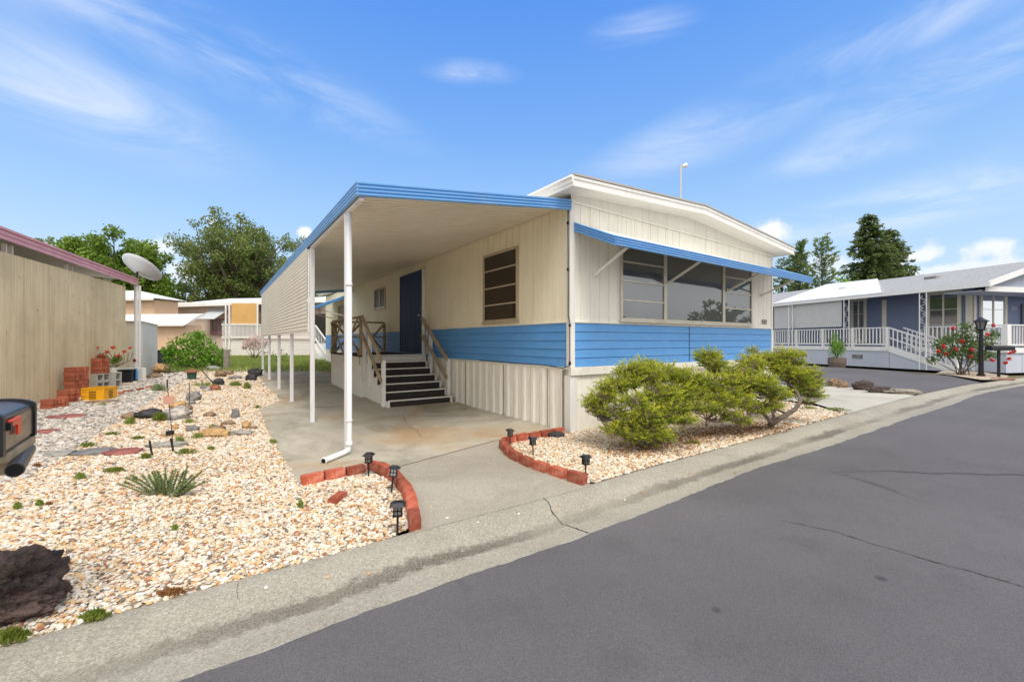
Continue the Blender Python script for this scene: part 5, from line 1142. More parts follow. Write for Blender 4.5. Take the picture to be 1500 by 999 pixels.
def tree(name, base, H, W, m, label, group=None, kind='round', seed=1, leaf=.22, n=260, trunk=.3, crown0=.22, cat='tree', open_=.0, nclump=70):
    r_ = np.random.default_rng(seed); root = empty(name, base, 0, label, cat, group); cs = []; rs = []
    tb = MB()
    if kind == 'round':
        zc = H * (crown0 + 1) / 2; hz = H * (1 - crown0) / 2
        while len(cs) < nclump:
            u = r_.normal(size=3); u /= np.linalg.norm(u); k = r_.random() ** (1 / 2.2); lob = 1 + (.22 if open_ else .12) * math.sin(u[0] * 5 + seed) * math.cos(u[1] * 4 + seed * 2)
            p = np.array([u[0] * W / 2 * k * lob * .88, u[1] * W / 2 * k * .8, zc + u[2] * hz * k * lob * .88])
            if open_ and r_.random() < open_ and k > .6 and r_.random() < .5: continue
            cs.append(p); rs.append(W * (r_.uniform(.035, .085) if open_ else r_.uniform(.055, .115)))
        tp_ = np.array([0, 0, H * .42]); tb.tube([(0, 0, 0), (W * .01, 0, H * .15), (0, W * .01, H * .3), tuple(tp_)], [trunk, trunk * .8, trunk * .65, trunk * .5], 10)
        for p in cs[::2]:
            st = np.array([0, 0, H * r_.uniform(.2, .42)]); md = (st + p) / 2 + r_.normal(size=3) * W * .04 + np.array([0, 0, -H * .02]); tb.tube([tuple(st), tuple(md), tuple(p)], [trunk * .35, trunk * .2, trunk * .06], 6)
        P = clump_pts(cs, rs, n, r_, .2)
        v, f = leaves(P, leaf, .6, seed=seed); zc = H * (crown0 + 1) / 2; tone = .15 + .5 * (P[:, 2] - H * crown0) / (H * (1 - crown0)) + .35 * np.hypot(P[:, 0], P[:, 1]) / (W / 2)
    else:
        tb.tube([(0, 0, 0), (0, 0, H * .5), (0, 0, H * .97)], [trunk, trunk * .6, trunk * .1], 8); P = []; D = []
        z = H * crown0; 
        while z < H * .985:
            t = (z - H * crown0) / (H * (1 - crown0)); R_ = W / 2 * (1 - t) ** (.9 if kind == 'cone' else .5) * (1 if kind == 'cone' else min(1, .4 + 3 * t)) + .05 * W
            for k in range(7 if kind == 'cone' else 5):
                a = r_.uniform(0, 6.28); L = R_ * r_.uniform(.55, 1.25); dr = np.array([math.cos(a), math.sin(a), -.12 if kind == 'cone' else .55]); m_ = max(5, int(L * n / 6))
                tt = r_.random(m_) ** .7; q = np.array([0, 0, z]) + dr * L * tt[:, None] + r_.normal(size=(m_, 3)) * np.array([.30, .30, .26]) * (W / 6) ** .5 * (.6 + .5 * (1 - tt[:, None])) * .62
                P.append(q); D.append(np.repeat(dr[None], m_, 0)); tb.tube([(0, 0, z), tuple(np.array([0, 0, z]) + dr * L * .9)], [trunk * .12, .01], 4)
            z += H * (.022 if kind == 'cone' else .03)
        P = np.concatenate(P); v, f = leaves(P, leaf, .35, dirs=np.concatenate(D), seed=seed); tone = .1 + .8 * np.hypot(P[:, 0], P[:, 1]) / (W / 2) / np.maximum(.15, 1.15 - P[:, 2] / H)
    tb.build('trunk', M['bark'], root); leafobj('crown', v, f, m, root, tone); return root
def tbase(px, d, z=0.2): p = at(px, 500, d); return (p.x, p.y, z)
tree('oak_tree', tbase(350, 46), 15.3, 14.0, M['oak'], 'large spreading oak behind the pink house', seed=3, leaf=.24, n=190, trunk=.5, crown0=.18, nclump=300, open_=.6)
tree('evergreen_tree', tbase(166, 40), 11.8, 10.4, M['dense'], 'rounded dense dark green tree behind the satellite dish', seed=5, leaf=.26, n=420, trunk=.4, crown0=.2, nclump=150)
tree('oak_tree', tbase(268, 52), 9.0, 8.0, M['oak'], 'lower dark oak in the gap between the two big trees', seed=8, leaf=.3, n=260, nclump=50)
tree('oak_tree', tbase(225, 50), 9.5, 8.0, M['dense'], 'low green tree right behind the round dish', seed=9, leaf=.3, n=260, nclump=50)
tree('oak_tree', tbase(420, 52), 9.8, 11.0, M['oak'], 'dark oak seen at the blue carport corner', seed=11, leaf=.3, n=240, nclump=60)
tree('distant_tree', tbase(65, 46), 12.8, 3.8, M['oak'], 'treetop just showing over the pink fascia', seed=12, leaf=.28, n=260, nclump=18, crown0=.55)
tree('young_tree', tbase(343, 37), 5.2, 2.2, M['bush'], 'bright green treetop above the pink house roof', seed=14, leaf=.2, n=500, nclump=20)
tree('conifer_tree', tbase(1273, 50), 15.8, 9.0, M['conifer'], 'tallest dark conifer behind the slate blue house', kind='cone', seed=21, leaf=.42, n=210, trunk=.3, crown0=.12)
tree('conifer_tree', tbase(1302, 53), 14.8, 9.5, M['conifer'], 'second dark conifer just right of the tallest one', kind='cone', seed=22, leaf=.42, n=210, trunk=.3, crown0=.12)
tree('slim_tree', tbase(1172, 45), 11.6, 3.2, M['slim'], 'slim dense poplar like tree above the right awning tip', kind='col', seed=23, leaf=.30, n=330, trunk=.15, crown0=.1)
tree('slim_tree', tbase(1204, 45), 12.0, 4.2, M['slim'], 'slim pointed sparse tree left of the conifers', kind='col', seed=24, leaf=.28, n=170, trunk=.12, crown0=.1)
tree('slim_tree', tbase(1146, 46), 10.0, 3.6, M['slim'], 'sparse slim tree right beside the roof corner', kind='col', seed=25, leaf=.28, n=130, trunk=.12, crown0=.1)
tree('young_tree', tbase(1240, 38), 7.8, 2.8, M['bush'], 'light green treetop before the dark conifers', seed=26, leaf=.24, n=300, nclump=24)
tree('young_tree', tbase(1190, 42), 7.2, 4.5, M['slim'], 'low leafy tree between the slim trees', seed=27, leaf=.24, n=300, nclump=26)
# trees and hedge across the street, behind the camera (what the front windows reflect)
for i, (x, y, h) in enumerate(((37, -12.6, 5.6), (42, -13.5, 4.8), (27.5, -15.5, 3.9), (12, -30, 8))):
    tree('street_tree', (x, y, 0), h, h * .8, M['oak'], ['round oak across the street', 'wide low oak across the street', 'smallest oak across the street', 'tallest oak across the street'][i], seed=30 + i, leaf=.4, n=110, nclump=40)
# bright bush
def bushlike(name, base, blobs, m, label, n, leaf, cat='bush', seed=1, asp=.5, stems=8, group=None, dirsup=.3, bark='bark'):
    r_ = np.random.default_rng(seed); root = empty(name, base, 0, label, cat, group); P = clump_pts([b_[:3] for b_ in blobs], [b_[3] for b_ in blobs], n, r_, .35, .85); P = P[P[:, 2] > .01]
    v, f = leaves(P, leaf, asp, up=dirsup, seed=seed); tb = MB()
    for k in range(stems):
        b_ = blobs[r_.integers(len(blobs))]; tb.tube([(r_.normal() * .04, r_.normal() * .04, -.02), (b_[0] * .5, b_[1] * .5, b_[2] * .45), (b_[0], b_[1], b_[2])], [.02, .014, .006], 5)
    tb.build('stem', M[bark], root); leafobj('foliage', v, f, m, root); return root
bb = G(283, 542); 
def local(px, py, d): return at(px, py, d) - Vector((bb.x, bb.y, bb.z))
dB = bb.dot(FW)
bl = []
for (px, py, r0) in ((262, 508, .38), (283, 497, .36), (300, 508, .42), (318, 520, .36), (255, 522, .36), (285, 522, .5), (305, 532, .35), (270, 535, .36), (325, 530, .22), (248, 516, .25), (292, 490, .2), (240, 512, .1)):
    q = local(px, py, dB + .3); bl.append((q.x, q.y, q.z, r0))
bushlike('leafy_bush', bb, bl, M['bush'], 'bright green leafy bush at the back of the gravel yard', 2300, .11, seed=40)
mg = G(372, 527); 
bl = [(RT.x * a + 0, RT.y * a, z, r0) for a, z, r0 in ((-.35, .95, .28), (.1, 1.15, .32), (.45, .85, .28), (-.05, .75, .3), (.75, 1.0, .2), (-.55, .7, .15))]
mgo = bushlike('flowering_shrub', mg, bl, M['blossom'], 'pale pink flowering shrub in front of the pink house', 1900, .10, seed=41, asp=.8, stems=14)
bushlike('low_shrub', G(395, 532), [(0, 0, .25, .4), (.5, -.3, .25, .35)], M['dense'], 'dark green shrub at the foot of the flowering shrub', 700, .09, seed=42)
# bins etc
bn = empty('waste_bin', G(238, 535), -TH, 'dark plastic bin left of the green bush', 'bin')
MB().box(-.21, .21, -.2, .2, 0, .62).build('bin_body', M['binplastic'], bn, bevel=.02); MB().box(-.24, .24, -.23, .23, .62, .66).build('lid', M['binplastic'], bn, bevel=.01)
stump = G(332, 542); o = MB().tube([(0, 0, -.05), (0, 0, .75)], [.11, .10], 10).build('fence_post', M['greywood']); o.location = stump; tag(o, 'short weathered wooden post right of the green bush', 'post')
bf = empty('covered_pot', G(281, 556), 0, 'small dark green pot with a red lid in the gravel', 'pot')
MB().tube([(0, 0, 0), (0, 0, .22)], [.10, .13], 14).build('pot', M['pot_green'], bf); MB().tube([(0, 0, .22), (0, 0, .25), (0, 0, .31)], [.18, .17, .03], 14).build('lid', M['r_rust'], bf)
# geranium pot
gp = sD + pdir * .50 + Vector((0, 0, .40)); gpt = at(165, 548, 10.9)
gr = empty('flower_pot', at(165, 549, 10.9), 0, 'white pot of coral red geraniums by the tan wall', 'potted plant')
MB().tube([(0, 0, 0), (0, 0, .19)], [.075, .10], 14).build('pot', M['pot_white'], gr)
r_ = np.random.default_rng(50); P = clump_pts([(.02, 0, .35), (.1, -.05, .42), (-.35, .1, .55), (-.2, .02, .45)], [.14, .12, .13, .12], 6000, r_, .2); v, f = leaves(P, .05, .7, seed=50); leafobj('foliage', v, f, M['dense'], gr)
P = clump_pts([(-.42 + .11 * k, -.02 * k, .58 + .12 * math.sin(k * 2.1)) for k in range(8)], [.05, .06, .07, .05, .05, .05, .05, .04], 30000, r_, .1); v, f = leaves(P, .03, .9, seed=51); leafobj('flower', v, f, M['geranium'], gr)
tb = MB()
for k in range(10): tb.tube([(0, 0, .15), (-.2 + .06 * k, 0, .35), (-.42 + .09 * k, 0, .55)], .006, 4)
tb.build('stem', M['bark'], gr)
# planter shrub and rose bush by the neighbour
r_ = np.random.default_rng(52)
P = clump_pts([(0, 0, .8), (.1, 0, 1.2), (-.3, 0, 1.0), (.45, 0, 1.0), (0, .1, 1.6), (-.4, 0, 1.3)], [.36, .28, .26, .26, .18, .16], 4200, r_, .1, 1.2); v, f = leaves(P, .09, .3, up=.8, seed=52); leafobj('foliage', v, f, M['bush'], tubo)
tb = MB()
for k in range(14): t = k * .9; tb.tube([(0, 0, .4), (.2 * math.cos(t), .2 * math.sin(t), 1.0), (.55 * math.cos(t), .4 * math.sin(t), 1.3 + .3 * math.sin(k))], .012, 4)
tb.build('stem', M['bark'], tubo)
rb = G(1410, 549.5); ro = empty('rose_bush', rb, 0, 'leafy rose bush with red blooms by the far porch stairs', 'rose bush')
cs = [RT * a + UP * z for a, z in ((-.2, .9), (.3, 1.1), (.8, 1.3), (-.7, .9), (0, 1.5), (.5, .7), (1.0, .8), (-.9, 1.2), (.1, 1.9), (-1.2, .6), (1.2, 1.6), (.7, 1.8), (-.5, 1.4))]
P = clump_pts([tuple(c) for c in cs], [.38, .38, .38, .34, .36, .33, .33, .3, .25, .2, .2, .2, .33], 1900, r_, .1); v, f = leaves(P, .10, .6, seed=53); leafobj('foliage', v, f, M['slim'], ro)
tb = MB()
for c in cs:
    for k in range(1): tb.tube([(r_.normal() * .1, r_.normal() * .1, -.02), tuple(c * .5 + Vector((r_.normal() * .1, 0, 0))), tuple(c)], [.022, .015, .006], 5)
tb.build('stem', M['bark'], ro)
fl = [RT * a + UP * z - FW * .25 for a, z in ((-1.2, .95), (-1.0, 1.15), (-.9, .85), (-.3, 1.35), (-.55, 1.05), (.05, .75), (.1, 1.0), (.75, 1.1), (.9, .6), (1.55, .65), (1.6, .9), (.95, 1.95), (-.65, 1.85), (.7, 1.6), (1.75, .95), (1.4, .5))]
P = clump_pts([tuple(c) for c in fl], [.07] * len(fl), 9000, r_, .1, 1); v, f = leaves(P, .06, .9, seed=54); leafobj('bloom', v, f, M['redpetal'], ro)
# ------------------------------------------------------------------ junipers
def juniper(name, base, blobs, label, seed, limbs):
    """blobs: world (x,y,z,r) foliage masses; limbs: world polylines"""
    r_ = np.random.default_rng(seed); root = empty(name, base, 0, label, 'juniper', 'junipers in front of the house'); B = np.array(base)
    V = []; Fc = []; off = 0; TN = []; dry = []
    for (x, y, z, rr) in blobs:
        rr *= 1.10; k = int(440 * rr ** 2 / .09)
        u = r_.normal(size=(k, 3)); u /= np.linalg.norm(u, axis=1)[:, None]; u[:, 2] = np.where(u[:, 2] < -.1, u[:, 2] * .55, u[:, 2])
        lump = 1 + .30 * np.sin(u[:, :1] * 7 + x * 5) * np.cos(u[:, 1:2] * 6 + z * 9)
        rad = rr * (.35 + .65 * r_.random((k, 1)) ** .55) * lump
        c = np.array([x, y, z]) + u * rad * np.array([1.05, 1.05, .68])
        c[:, 2] = z + np.round((c[:, 2] - z) / .045) * .045 * .6 + (c[:, 2] - z) * .4
        dr = u * np.array([1, 1, .35]) + np.array([0, 0, .30]) + r_.normal(size=(k, 3)) * .22; dr /= np.linalg.norm(dr, axis=1)[:, None]
        nrm = np.array([0, 0, 1.]) + r_.normal(size=(k, 3)) * .3; sd_ = np.cross(dr, nrm); sd_ /= np.linalg.norm(sd_, axis=1)[:, None]
        m_ = 42; L = .11 * r_.uniform(.6, 1.35, (k, 1, 1)); tt = r_.random((k, m_, 1)); sg = r_.choice([-1., 1.], (k, m_, 1)) * r_.random((k, m_, 1))
        q = c[:, None, :] + dr[:, None, :] * L * tt + sd_[:, None, :] * sg * L * .38 * (1 - .6 * tt) + r_.normal(size=(k, m_, 3)) * .006
        d2 = dr[:, None, :] + sd_[:, None, :] * sg * .8 + r_.normal(size=(k, m_, 3)) * .22
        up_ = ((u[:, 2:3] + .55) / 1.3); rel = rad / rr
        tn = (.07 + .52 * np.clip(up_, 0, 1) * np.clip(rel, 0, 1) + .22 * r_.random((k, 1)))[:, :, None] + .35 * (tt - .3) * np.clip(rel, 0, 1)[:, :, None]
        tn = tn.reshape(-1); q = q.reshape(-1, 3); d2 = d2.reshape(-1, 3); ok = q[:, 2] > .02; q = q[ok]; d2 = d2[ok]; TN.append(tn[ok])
        v, f = leaves(q - B, .021, .36, dirs=d2 * 2.0, seed=seed + int(x * 10)); V.append(v); Fc.append(f + off); off += len(v)
        kk = int(k * 1.4); u = r_.normal(size=(kk, 3)); u /= np.linalg.norm(u, axis=1)[:, None]; dry.append(np.array([x, y, z]) + u * rr * .5 * np.array([1, 1, .7]))
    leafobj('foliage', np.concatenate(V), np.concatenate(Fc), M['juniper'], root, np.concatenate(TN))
    dp = np.concatenate(dry); dp = np.repeat(dp, 4, 0) + r_.normal(size=(len(dp) * 4, 3)) * .03; dp = dp[dp[:, 2] > .03]; v, f = leaves(dp - B, .07, .07, seed=seed); leafobj('dry_twig', v, f, M['juniper_dry'], root)
    tb = MB()
    for pts, r0 in limbs:
        P = [Vector(p) for p in pts]; P = smooth_line(resample(P, 14), 2)
        P = [p + Vector((noise.noise(p * 6), noise.noise(p * 6 + Vector((5, 5, 5))), noise.noise(p * 6 + Vector((9, 2, 5))))) * .03 - Vector(base) for p in P]
        tb.tube(P, [r0 * (1 - .7 * i / 13) * (1 + .15 * noise.noise(p * 20)) for i, p in enumerate(P)], 9)
    # twigs to the blobs
    ends = [Vector(l[0][-1]) for l in limbs] + [Vector(l[0][len(l[0]) // 2]) for l in limbs]
    for (x, y, z, rr) in blobs:
        c = Vector((x, y, z)); e = min(ends, key=lambda a: (a - c).length); 
        for k in range(4):
            t = c + Vector(r_.normal(size=3)) * rr * .45; mid = (e + t) / 2 + Vector(r_.normal(size=3)) * .05; tb.tube([e - Vector(base), mid - Vector(base), t - Vector(base)], [.012, .008, .003], 5)
    tb.build('trunk', M['jbark'], root, smooth=True); return root
def Jb(lst): return [tuple(at(px, py, d)) + (r,) for px, py, d, r in lst]
def Jl(lst): return [([tuple(at(*p)) for p in pts], r) for pts, r in lst]
j1 = G(945, 652)
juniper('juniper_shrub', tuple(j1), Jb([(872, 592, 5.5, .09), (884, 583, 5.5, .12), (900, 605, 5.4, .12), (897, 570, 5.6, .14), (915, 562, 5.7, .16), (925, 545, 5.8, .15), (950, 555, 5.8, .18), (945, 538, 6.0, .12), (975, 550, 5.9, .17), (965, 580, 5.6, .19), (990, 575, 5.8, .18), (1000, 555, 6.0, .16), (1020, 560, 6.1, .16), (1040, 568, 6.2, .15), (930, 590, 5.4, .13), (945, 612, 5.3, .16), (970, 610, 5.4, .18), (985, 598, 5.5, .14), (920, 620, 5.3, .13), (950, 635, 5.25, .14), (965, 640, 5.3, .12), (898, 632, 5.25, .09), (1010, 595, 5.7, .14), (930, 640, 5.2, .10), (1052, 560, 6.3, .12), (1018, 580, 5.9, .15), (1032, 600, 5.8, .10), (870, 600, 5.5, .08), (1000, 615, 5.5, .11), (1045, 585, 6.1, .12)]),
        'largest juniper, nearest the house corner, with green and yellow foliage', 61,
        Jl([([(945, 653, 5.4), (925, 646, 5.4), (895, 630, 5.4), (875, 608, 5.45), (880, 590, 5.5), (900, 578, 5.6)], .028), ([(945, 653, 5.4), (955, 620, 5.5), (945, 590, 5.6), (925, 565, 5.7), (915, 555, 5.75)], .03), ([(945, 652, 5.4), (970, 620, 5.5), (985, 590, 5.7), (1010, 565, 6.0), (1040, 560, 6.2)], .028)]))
j2 = G(1062, 625)
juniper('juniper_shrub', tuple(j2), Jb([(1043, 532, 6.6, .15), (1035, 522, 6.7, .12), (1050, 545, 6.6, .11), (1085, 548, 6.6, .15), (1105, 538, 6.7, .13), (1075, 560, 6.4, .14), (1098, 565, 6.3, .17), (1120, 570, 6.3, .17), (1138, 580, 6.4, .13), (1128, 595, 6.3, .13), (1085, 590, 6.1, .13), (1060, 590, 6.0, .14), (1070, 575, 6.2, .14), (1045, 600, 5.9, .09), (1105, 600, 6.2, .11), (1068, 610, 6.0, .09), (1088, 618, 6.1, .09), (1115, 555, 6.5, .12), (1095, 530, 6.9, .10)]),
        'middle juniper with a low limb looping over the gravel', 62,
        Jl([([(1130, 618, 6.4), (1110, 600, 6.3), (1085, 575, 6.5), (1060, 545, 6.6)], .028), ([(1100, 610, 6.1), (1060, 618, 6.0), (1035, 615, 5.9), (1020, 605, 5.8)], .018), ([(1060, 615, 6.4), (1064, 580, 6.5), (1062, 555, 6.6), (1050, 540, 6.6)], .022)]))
j3 = G(1128, 622)
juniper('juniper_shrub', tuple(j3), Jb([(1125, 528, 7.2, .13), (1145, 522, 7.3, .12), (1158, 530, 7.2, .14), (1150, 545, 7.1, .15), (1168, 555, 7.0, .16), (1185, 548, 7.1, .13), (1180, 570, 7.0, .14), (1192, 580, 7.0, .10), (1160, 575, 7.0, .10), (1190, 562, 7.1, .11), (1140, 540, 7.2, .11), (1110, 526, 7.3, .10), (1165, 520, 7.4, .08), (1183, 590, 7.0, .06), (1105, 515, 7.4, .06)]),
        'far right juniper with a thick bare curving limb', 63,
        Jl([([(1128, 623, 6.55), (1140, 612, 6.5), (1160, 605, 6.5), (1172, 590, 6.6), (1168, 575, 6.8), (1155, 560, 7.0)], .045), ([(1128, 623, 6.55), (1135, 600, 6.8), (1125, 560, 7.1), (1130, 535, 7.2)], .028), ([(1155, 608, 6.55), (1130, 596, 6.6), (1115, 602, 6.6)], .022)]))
# ------------------------------------------------------------------ grass, weeds, small plants, stakes
def tuft(px, py, wpx, h, m, label, name='weed_tuft', n=220, blade=.05, asp=.16, seed=1, up=1.0, flat=.5, cat='weed'):
    base = G(px, py); d = base.dot(FW); W = wpx * d / F / 2; r_ = np.random.default_rng(seed); a = r_.uniform(0, 6.28, n); rr = W * r_.random(n) ** .6 * (.55 + .45 * np.sin(a * 3 + seed) ** 2)
    P = np.zeros((n, 3)); P[:, 0] = np.cos(a) * rr * RT.x + np.sin(a) * rr * flat * FW.x; P[:, 1] = np.cos(a) * rr * RT.y + np.sin(a) * rr * flat * FW.y; P[:, 2] = r_.random(n) * h * (1 - (rr / W) ** 2 * .7) + .015
    D = np.stack([np.cos(a) * .6 * RT.x, np.cos(a) * .6 * RT.y, np.full(n, up)], 1); v, f = leaves(P, blade, asp, dirs=D, seed=seed)
    o = leafobj(name, v, f, m); o.location = base; return tag(o, label, cat)
TL = [(128, 655, 30, .05, 'moss', 'low green weed patch above the slate flagstones'), (164, 638, 26, .04, 'moss', 'small green patch behind the low weed patch'), (168, 692, 36, .04, 'moss', 'ochre green moss patch below the red flagstone'), (118, 703, 20, .06, 'grass', 'bright weed sprig left of the ochre moss'), (214, 672, 22, .05, 'moss', 'green tuft right of the red flagstone'), (272, 665, 36, .05, 'moss', 'wide green tuft in front of the concrete piece'), (202, 644, 24, .03, 'moss', 'flat green patch near the black stake'),
      (26, 747, 14, .05, 'grass', 'tiny weed near the left picture edge'), (58, 742, 12, .04, 'grass', 'tiny weed right of the leftmost weed'), (440, 745, 10, .06, 'grass', 'tiny weed in the gravel below the brick row'), (256, 779, 9, .04, 'grass', 'tiny lone weed in the open gravel'), (400, 650, 14, .05, 'grass', 'weed at the slab edge nearest the front post'), (378, 599, 13, .06, 'moss', 'yellowish weed on the slab edge'), (234, 617, 24, .13, 'moss', 'yellow green grass tuft left of the streaked boulder'), (263, 652, 16, .10, 'grass', 'green sprig growing on the concrete piece'),
      (289, 643, 22, .07, 'grass', 'green tuft at the left end of the tan slab'), (191, 622, 18, .10, 'grass', 'green tuft below the low brown rock'), (277, 620, 20, .06, 'grass', 'green weed between grey rocks'), (313, 628, 16, .06, 'grass', 'green weed on the olive brown rock'), (232, 573, 30, .16, 'lav', 'leafy weed clump by the path bricks'), (150, 595, 16, .06, 'grass', 'small green weed before the yellow crate'), (345, 566, 20, .12, 'grass', 'green grass clump left of the black rocks'), (362, 570, 12, .16, 'grass', 'upright grass clump at the slab edge'), (297, 566, 40, .09, 'grass', 'wide grass patch by the covered pot'),
      (309, 660, 14, .04, 'grass', 'tiny weed right of the wide green tuft'), (15, 940, 60, .04, 'moss', 'mossy strip along the kerb at the far left'), (139, 908, 44, .03, 'moss', 'mossy strip on the kerb edge right of the lava boulder'), (250, 872, 46, .012, 'ochre', 'brownish moss along the kerb edge'), (72, 742, 10, .02, 'ochre', 'small brown leaf litter spot'), (54, 686, 14, .04, 'ochre', 'orange brown tuft near the pipe'),
      (1015, 651, 26, .03, 'moss', 'green moss on the kerb below the junipers'), (1225, 602, 50, .05, 'moss', 'grass strip at the right end of the juniper bed'), (1185, 600, 30, .05, 'moss', 'weed patch beside the right juniper'), (1365, 541, 30, .05, 'moss', 'weedy strip at the far stairs')]
for i, (px, py, w_, h_, m_, lab) in enumerate(TL): tuft(px, py, w_, h_, M[m_], lab, seed=100 + i, n=int(120 + w_ * 7 if h_ < .12 else 700), blade=.028 if h_ < .08 else .07, asp=.25 if h_ < .08 else .1)
# leaf litter under the junipers
r_ = np.random.default_rng(77); P = []
for (x, y, z, rr) in Jb([(960, 645, 5.5, .5), (1040, 620, 6.2, .5), (1110, 610, 6.6, .5)]):
    a = r_.uniform(0, 6.28, 1500); q = .65 * r_.random(1500) ** .7; P.append(np.stack([x + np.cos(a) * q * 1.3, y + np.sin(a) * q * .6, .022 + r_.random(1500) * .012], 1))
P = np.concatenate(P); v, f = leaves(P, .03, .35, dirs=np.stack([r_.normal(size=len(P)), r_.normal(size=len(P)), np.zeros(len(P))], 1), seed=78); tag(leafobj('leaf_litter', v, f, M['ochre']), 'brown needle litter on the gravel under the junipers', 'litter', kind='stuff')
# grey green plant in the middle of the gravel
base = G(246, 726); d0 = base.dot(FW); root = empty('lavender_plant', base, 0, 'grey green spiky plant alone in the open gravel', 'plant'); r_ = np.random.default_rng(90); P = []; D = []; tb = MB()
for k in range(46):
    a = r_.uniform(-1, 1); L = r_.uniform(.10, .25) * (1 + .35 * abs(a)); dr = Vector((RT * (a * .95) + FW * r_.uniform(-.45, .45) + UP * (1.0 - .45 * abs(a)))).normalized(); s = RT * (a * .10) + FW * r_.uniform(-.05, .05); pts = [s, s + dr * L * .6, s + dr * L + RT * a * .03]
    tb.tube(pts, [.004, .003, .0015], 4); q = .12 + .88 * r_.random(95) ** .8
    for t in q: P.append(tuple(s + dr * L * t)); D.append(tuple(dr * .7 + Vector(r_.normal(size=3)) * .5))
tb.build('stem', M['jbark'], root); v, f = leaves(np.array(P), .036, .2, dirs=np.array(D), seed=91); leafobj('foliage', v, f, M['lav'], root)
# background grass
def grassfield(name, poly, n, h, m, label, seed):
    from mathutils.geometry import tessellate_polygon
    pts = [Vector((p[0], p[1], 0)) for p in poly]; tr = tessellate_polygon([pts]); A = []; 
    for t in tr: a, b_, c = [pts[i] for i in t]; A.append(((b_ - a).cross(c - a).length / 2, a, b_, c))
    r_ = np.random.default_rng(seed); tot = sum(a[0] for a in A); P = []
    for ar, a, b_, c in A:
        k = int(n * ar / tot); u = r_.random((k, 2)); u[u.sum(1) > 1] = 1 - u[u.sum(1) > 1]; q = np.array(a)[None] + u[:, :1] * np.array(b_ - a)[None] + u[:, 1:] * np.array(c - a)[None]; P.append(q)
    P = np.concatenate(P); P[:, 2] = [gz(x, y) for x, y in P[:, :2]]; P[:, 2] += h * .4; v, f = leaves(P, h, .12, up=2.5, seed=seed); return tag(leafobj(name, v, f, m), label, 'grass', kind='stuff')
grassfield('grass', [g2(325, 546), g2(500, 546), g2(500, 521), g2(300, 521), g2(240, 530), g2(240, 545)], 30000, .16, M['grass'], 'green lawn strip before the pink house', 95)
# stakes and rods
def stick(pts, r, m, name, label, cat='stake', extra=None):
    root = empty(name, pts[0], 0, label, cat); b0 = Vector(pts[0]); MB().tube([Vector(p) - b0 for p in pts], r, 8).build('rod', m, root)
    if extra: extra(root, b0)
    return root
s1 = G(223, 668); stick([s1, at(219, 645, s1.dot(FW))], .011, M['black'], 'ground_stake', 'black stake in the gravel left of the grey concrete piece')
s1 = G(254, 662); stick([s1, at(250, 642, s1.dot(FW))], .011, M['black'], 'ground_stake', 'black stake at the foot of the rod with the pink tag')
s1 = G(254, 658); dd_ = s1.dot(FW)
def pinktag(root, b0):
    c = at(247, 586, dd_) - b0; MB().obox(c, RT, FW, UP, .065, .004, .05).build('tag', mat('faded_pink_tag', (.62, .34, .26), .6), root); c2_ = at(245, 568, dd_) - b0; MB().tube([c2_, c2_ + UP * .10], .008, 6).build('tip', M['black'], root)
stick([s1, at(245, 563, dd_)], .004, M['black'], 'garden_rod', 'thin black rod with a faded pink tag', 'garden rod', pinktag)
s1 = G(277, 597); stick([s1, at(277.5, 560, s1.dot(FW))], .006, M['black'], 'garden_rod', 'thin bare rod beside the grey blue rock', 'garden rod')
s1 = G(312, 561); stick([s1, at(296, 543, s1.dot(FW) + .4)], .014, M['black'], 'leaning_stick', 'dark stick leaning beside the covered pot', 'stick')
o = MB().box(-.14, .14, -.03, .03, 0, .035).build('wood_block', M['r_tan'], bevel=.004); o.location = G(251, 640); o.rotation_euler.z = -TH; tag(o, 'small orange wood block under a round black cap', 'block')
o = MB().tube([(0, 0, 0), (0, 0, .05)], .05, 14).build('black_cap', M['black']); o.location = G(249, 640) + Vector((0, 0, .036)); tag(o, 'round black cap sitting on the small wood block', 'cap')
for k, (px, py) in enumerate(((632, 748), (941, 716), (915, 727), (1376 - 300, 690), (700, 770), (540, 835), (820, 742), (1010, 690), (480, 845), (655, 765), (390, 865), (760, 756))):
    c = G(px, py, z=-.03); c.z = kz(c) + .001; bm = bmesh.new(); bmesh.ops.create_icosphere(bm, subdivisions=2, radius=1)
    for v_ in bm.verts: v_.co = v_.co * (1 + .5 * noise.noise(v_.co * 1.3 + Vector((k * 3, 0, 0)))); v_.co = Vector((v_.co.x * .013, v_.co.y * .010, v_.co.z * .006))
    me = bpy.data.meshes.new('stray_pebble'); bm.to_mesh(me); bm.free(); me.materials.append(M['peb_w']); o = bpy.data.objects.new('stray_pebble', me); COL.objects.link(o); o.location = c; o.rotation_euler.z = k * 1.7; tag(o, 'small stray pebble lying on the concrete gutter', 'pebble', 'stray pebbles on the gutter')
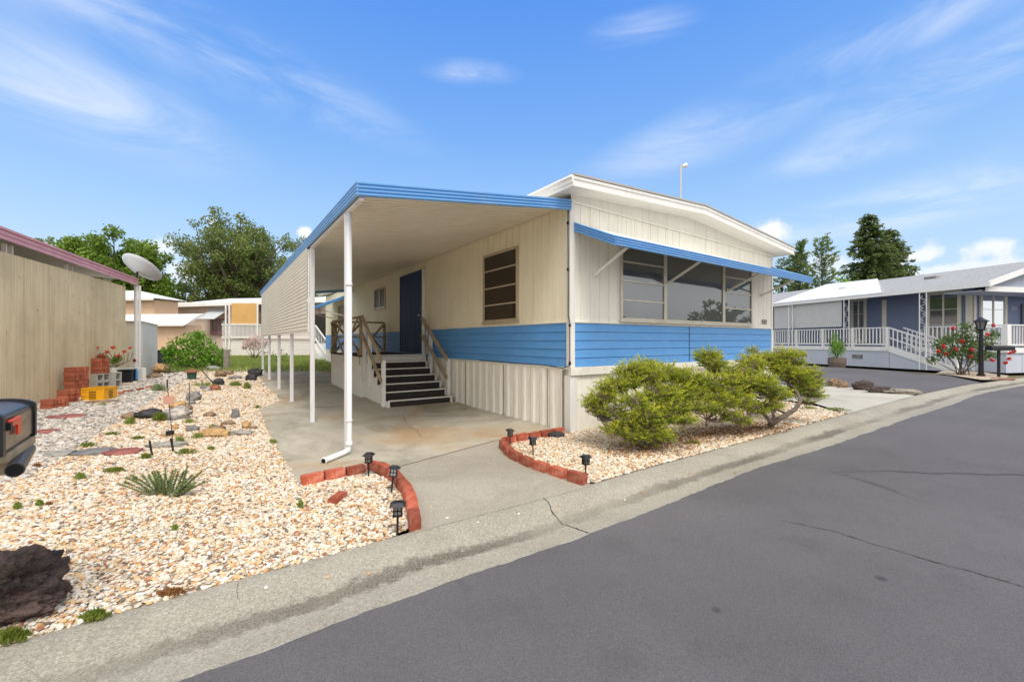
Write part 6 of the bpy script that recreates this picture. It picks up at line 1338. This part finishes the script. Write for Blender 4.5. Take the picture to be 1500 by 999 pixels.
# ------------------------------------------------------------------ world, sun, camera
w = bpy.data.worlds.new('World'); sc.world = w; w.use_nodes = True; nt = w.node_tree; nt.nodes.clear()
SUN_EL, SUN_AZ = R(58), R(192)     # azimuth measured clockwise from +Y
out = N_(nt, 'ShaderNodeOutputWorld'); bg = N_(nt, 'ShaderNodeBackground'); nt.links.new(bg.outputs[0], out.inputs[0]); bg.inputs[1].default_value = .180
sky = N_(nt, 'ShaderNodeTexSky', sky_type='NISHITA'); sky.sun_disc = False; sky.sun_elevation = SUN_EL; sky.sun_rotation = SUN_AZ; sky.air_density = 1.0; sky.dust_density = .6; sky.ozone_density = 2.0
tc = N_(nt, 'ShaderNodeTexCoord'); sx = N_(nt, 'ShaderNodeSeparateXYZ'); nt.links.new(tc.outputs['Generated'], sx.inputs[0])
def dotn(vec):
    n = N_(nt, 'ShaderNodeVectorMath', operation='DOT_PRODUCT'); nt.links.new(tc.outputs['Generated'], n.inputs[0]); n.inputs[1].default_value = tuple(vec); return n.outputs['Value']
def mth(op, a, b_=None, c_=None):
    n = N_(nt, 'ShaderNodeMath', operation=op)
    for i, x in enumerate((a, b_, c_)):
        if x is None: continue
        if isinstance(x, (int, float)): n.inputs[i].default_value = x
        else: nt.links.new(x, n.inputs[i])
    return n.outputs[0]
K = 6.0
grad = ramp(nt, sx.outputs[2], [(0.0, (.78, .88, .97)), (.10, (.60, .78, .98)), (.24, (.40, .65, .99)), (.42, (.20, .46, .97)), (.64, (.09, .31, .92)), (1.0, (.07, .22, .72))])
gs = N_(nt, 'ShaderNodeVectorMath', operation='SCALE'); nt.links.new(grad, gs.inputs[0]); gs.inputs['Scale'].default_value = K * .97
skyc = mixc(nt, .82, sky.outputs[0], gs.outputs[0])
wm = N_(nt, 'ShaderNodeMapping'); wm.inputs['Rotation'].default_value = (0, 0, TH); nt.links.new(tc.outputs['Generated'], wm.inputs[0])
wm2 = N_(nt, 'ShaderNodeMapping'); wm2.inputs['Scale'].default_value = (1.0, 1, 3.2); wm2.inputs['Rotation'].default_value = (0, .25, 0); nt.links.new(wm.outputs[0], wm2.inputs[0])
nwisp = tex(nt, 2.6, 7, .60, vec=wm2.outputs[0], dist=.9); ncum = tex(nt, 13, 6, .55, vec=wm.outputs[0])
def cloud(px, py, wx, wy, amt, tilt=0, kind='w'):
    D = ray(px, py).normalized(); a = D.cross(UP).normalized(); b_ = a.cross(D).normalized(); ct, st = math.cos(tilt), math.sin(tilt); a, b_ = a * ct + b_ * st, b_ * ct - a * st
    sc2 = D.dot(FW) / F   # apparent width of one survey pixel at this bearing
    da = mth('DIVIDE', dotn(a), wx * sc2); db = mth('DIVIDE', dotn(b_), wy * sc2)
    r2 = mth('SQRT', mth('ADD', mth('MULTIPLY', da, da), mth('MULTIPLY', db, db)))
    fr = mth('MULTIPLY', dotn(FW), 1.0); g_ = ramp(nt, fr, [(.1, 0.0), (.3, 1.0)])
    if kind == 'w': m_ = mth('MULTIPLY', ramp(nt, r2, [(0.0, 1.0), (1.0, 0.0)], 'EASE'), ramp(nt, nwisp, [(.30, 0.0), (.72, amt * 1.7)], 'EASE'))
    else: val = mth('ADD', mth('SUBTRACT', 1.0, r2), mth('MULTIPLY', mth('SUBTRACT', ncum, .5), 2.4)); m_ = ramp(nt, val, [(.28, 0.0), (.75, amt)], 'EASE')
    return mth('MULTIPLY', m_, g_)
for args in ((110, 135, 290, 100, .40, -.15), (430, 145, 260, 50, .30, -.12), (1060, 185, 300, 60, .30, .2), (1370, 130, 300, 60, .36, .3), (690, 106, 90, 22, .35, 0), (940, 40, 100, 30, .3, 0), (1310, 45, 220, 45, .35, 0), (1390, 285, 420, 55, .6, .08), (200, 20, 420, 70, .3, 0), (1230, 232, 120, 26, .4, 0)):
    skyc = mixc(nt, cloud(*args), skyc, (5.3, 5.6, 6.1))
for args in ((1132, 335, 46, 27, .95), (1350, 375, 55, 26, .85), (1460, 362, 75, 30, .85), (1400, 395, 160, 26, .7), (310, 324, 22, 13, .95), (448, 343, 16, 14, .95), (225, 362, 60, 28, .8), (280, 400, 60, 30, .7), (1215, 385, 60, 30, .6), (90, 372, 60, 24, .6), (360, 360, 60, 40, .6)):
    skyc = mixc(nt, cloud(*args, kind='c'), skyc, (5.7, 5.75, 5.9))
# cloud deck added out of view overhead and behind the camera, raises ambient light
cfw = dotn(FW); deck = ramp(nt, cfw, [(.12, 1.0), (.50, 0.0)]); nd = tex(nt, 2.0, 5, .55)
dk_ = mixc(nt, ramp(nt, nd, [(.35, 0.0), (.65, 1.0)]), (4.8, 4.8, 4.8), (9.4, 9.15, 8.8)); skyc = mixc(nt, deck, skyc, dk_)
nt.links.new(skyc, bg.inputs[0])
sl = bpy.data.lights.new('sun', 'SUN'); sl.energy = 2.7; sl.angle = R(24); sl.color = (1, .95, .87); so = bpy.data.objects.new('sun', sl); COL.objects.link(so)
sd = Vector((math.sin(SUN_AZ) * math.cos(SUN_EL), math.cos(SUN_AZ) * math.cos(SUN_EL), math.sin(SUN_EL))); so.rotation_euler = (-sd).to_track_quat('-Z', 'Y').to_euler()
cam = bpy.data.cameras.new('camera'); cam.sensor_width = 36; cam.lens = 36 * F / 1500; cam.clip_end = 3000; cam.clip_start = .05
co = bpy.data.objects.new('camera', cam); COL.objects.link(co); co.location = (0, 0, CH); co.rotation_euler = (R(90), 0, -TH); sc.camera = co
sc.view_settings.view_transform = 'Standard'; sc.view_settings.look = 'None'; sc.view_settings.exposure = 0; sc.view_settings.gamma = 1
sc.cycles.max_bounces = 8; sc.cycles.diffuse_bounces = 4; sc.cycles.use_denoising = True
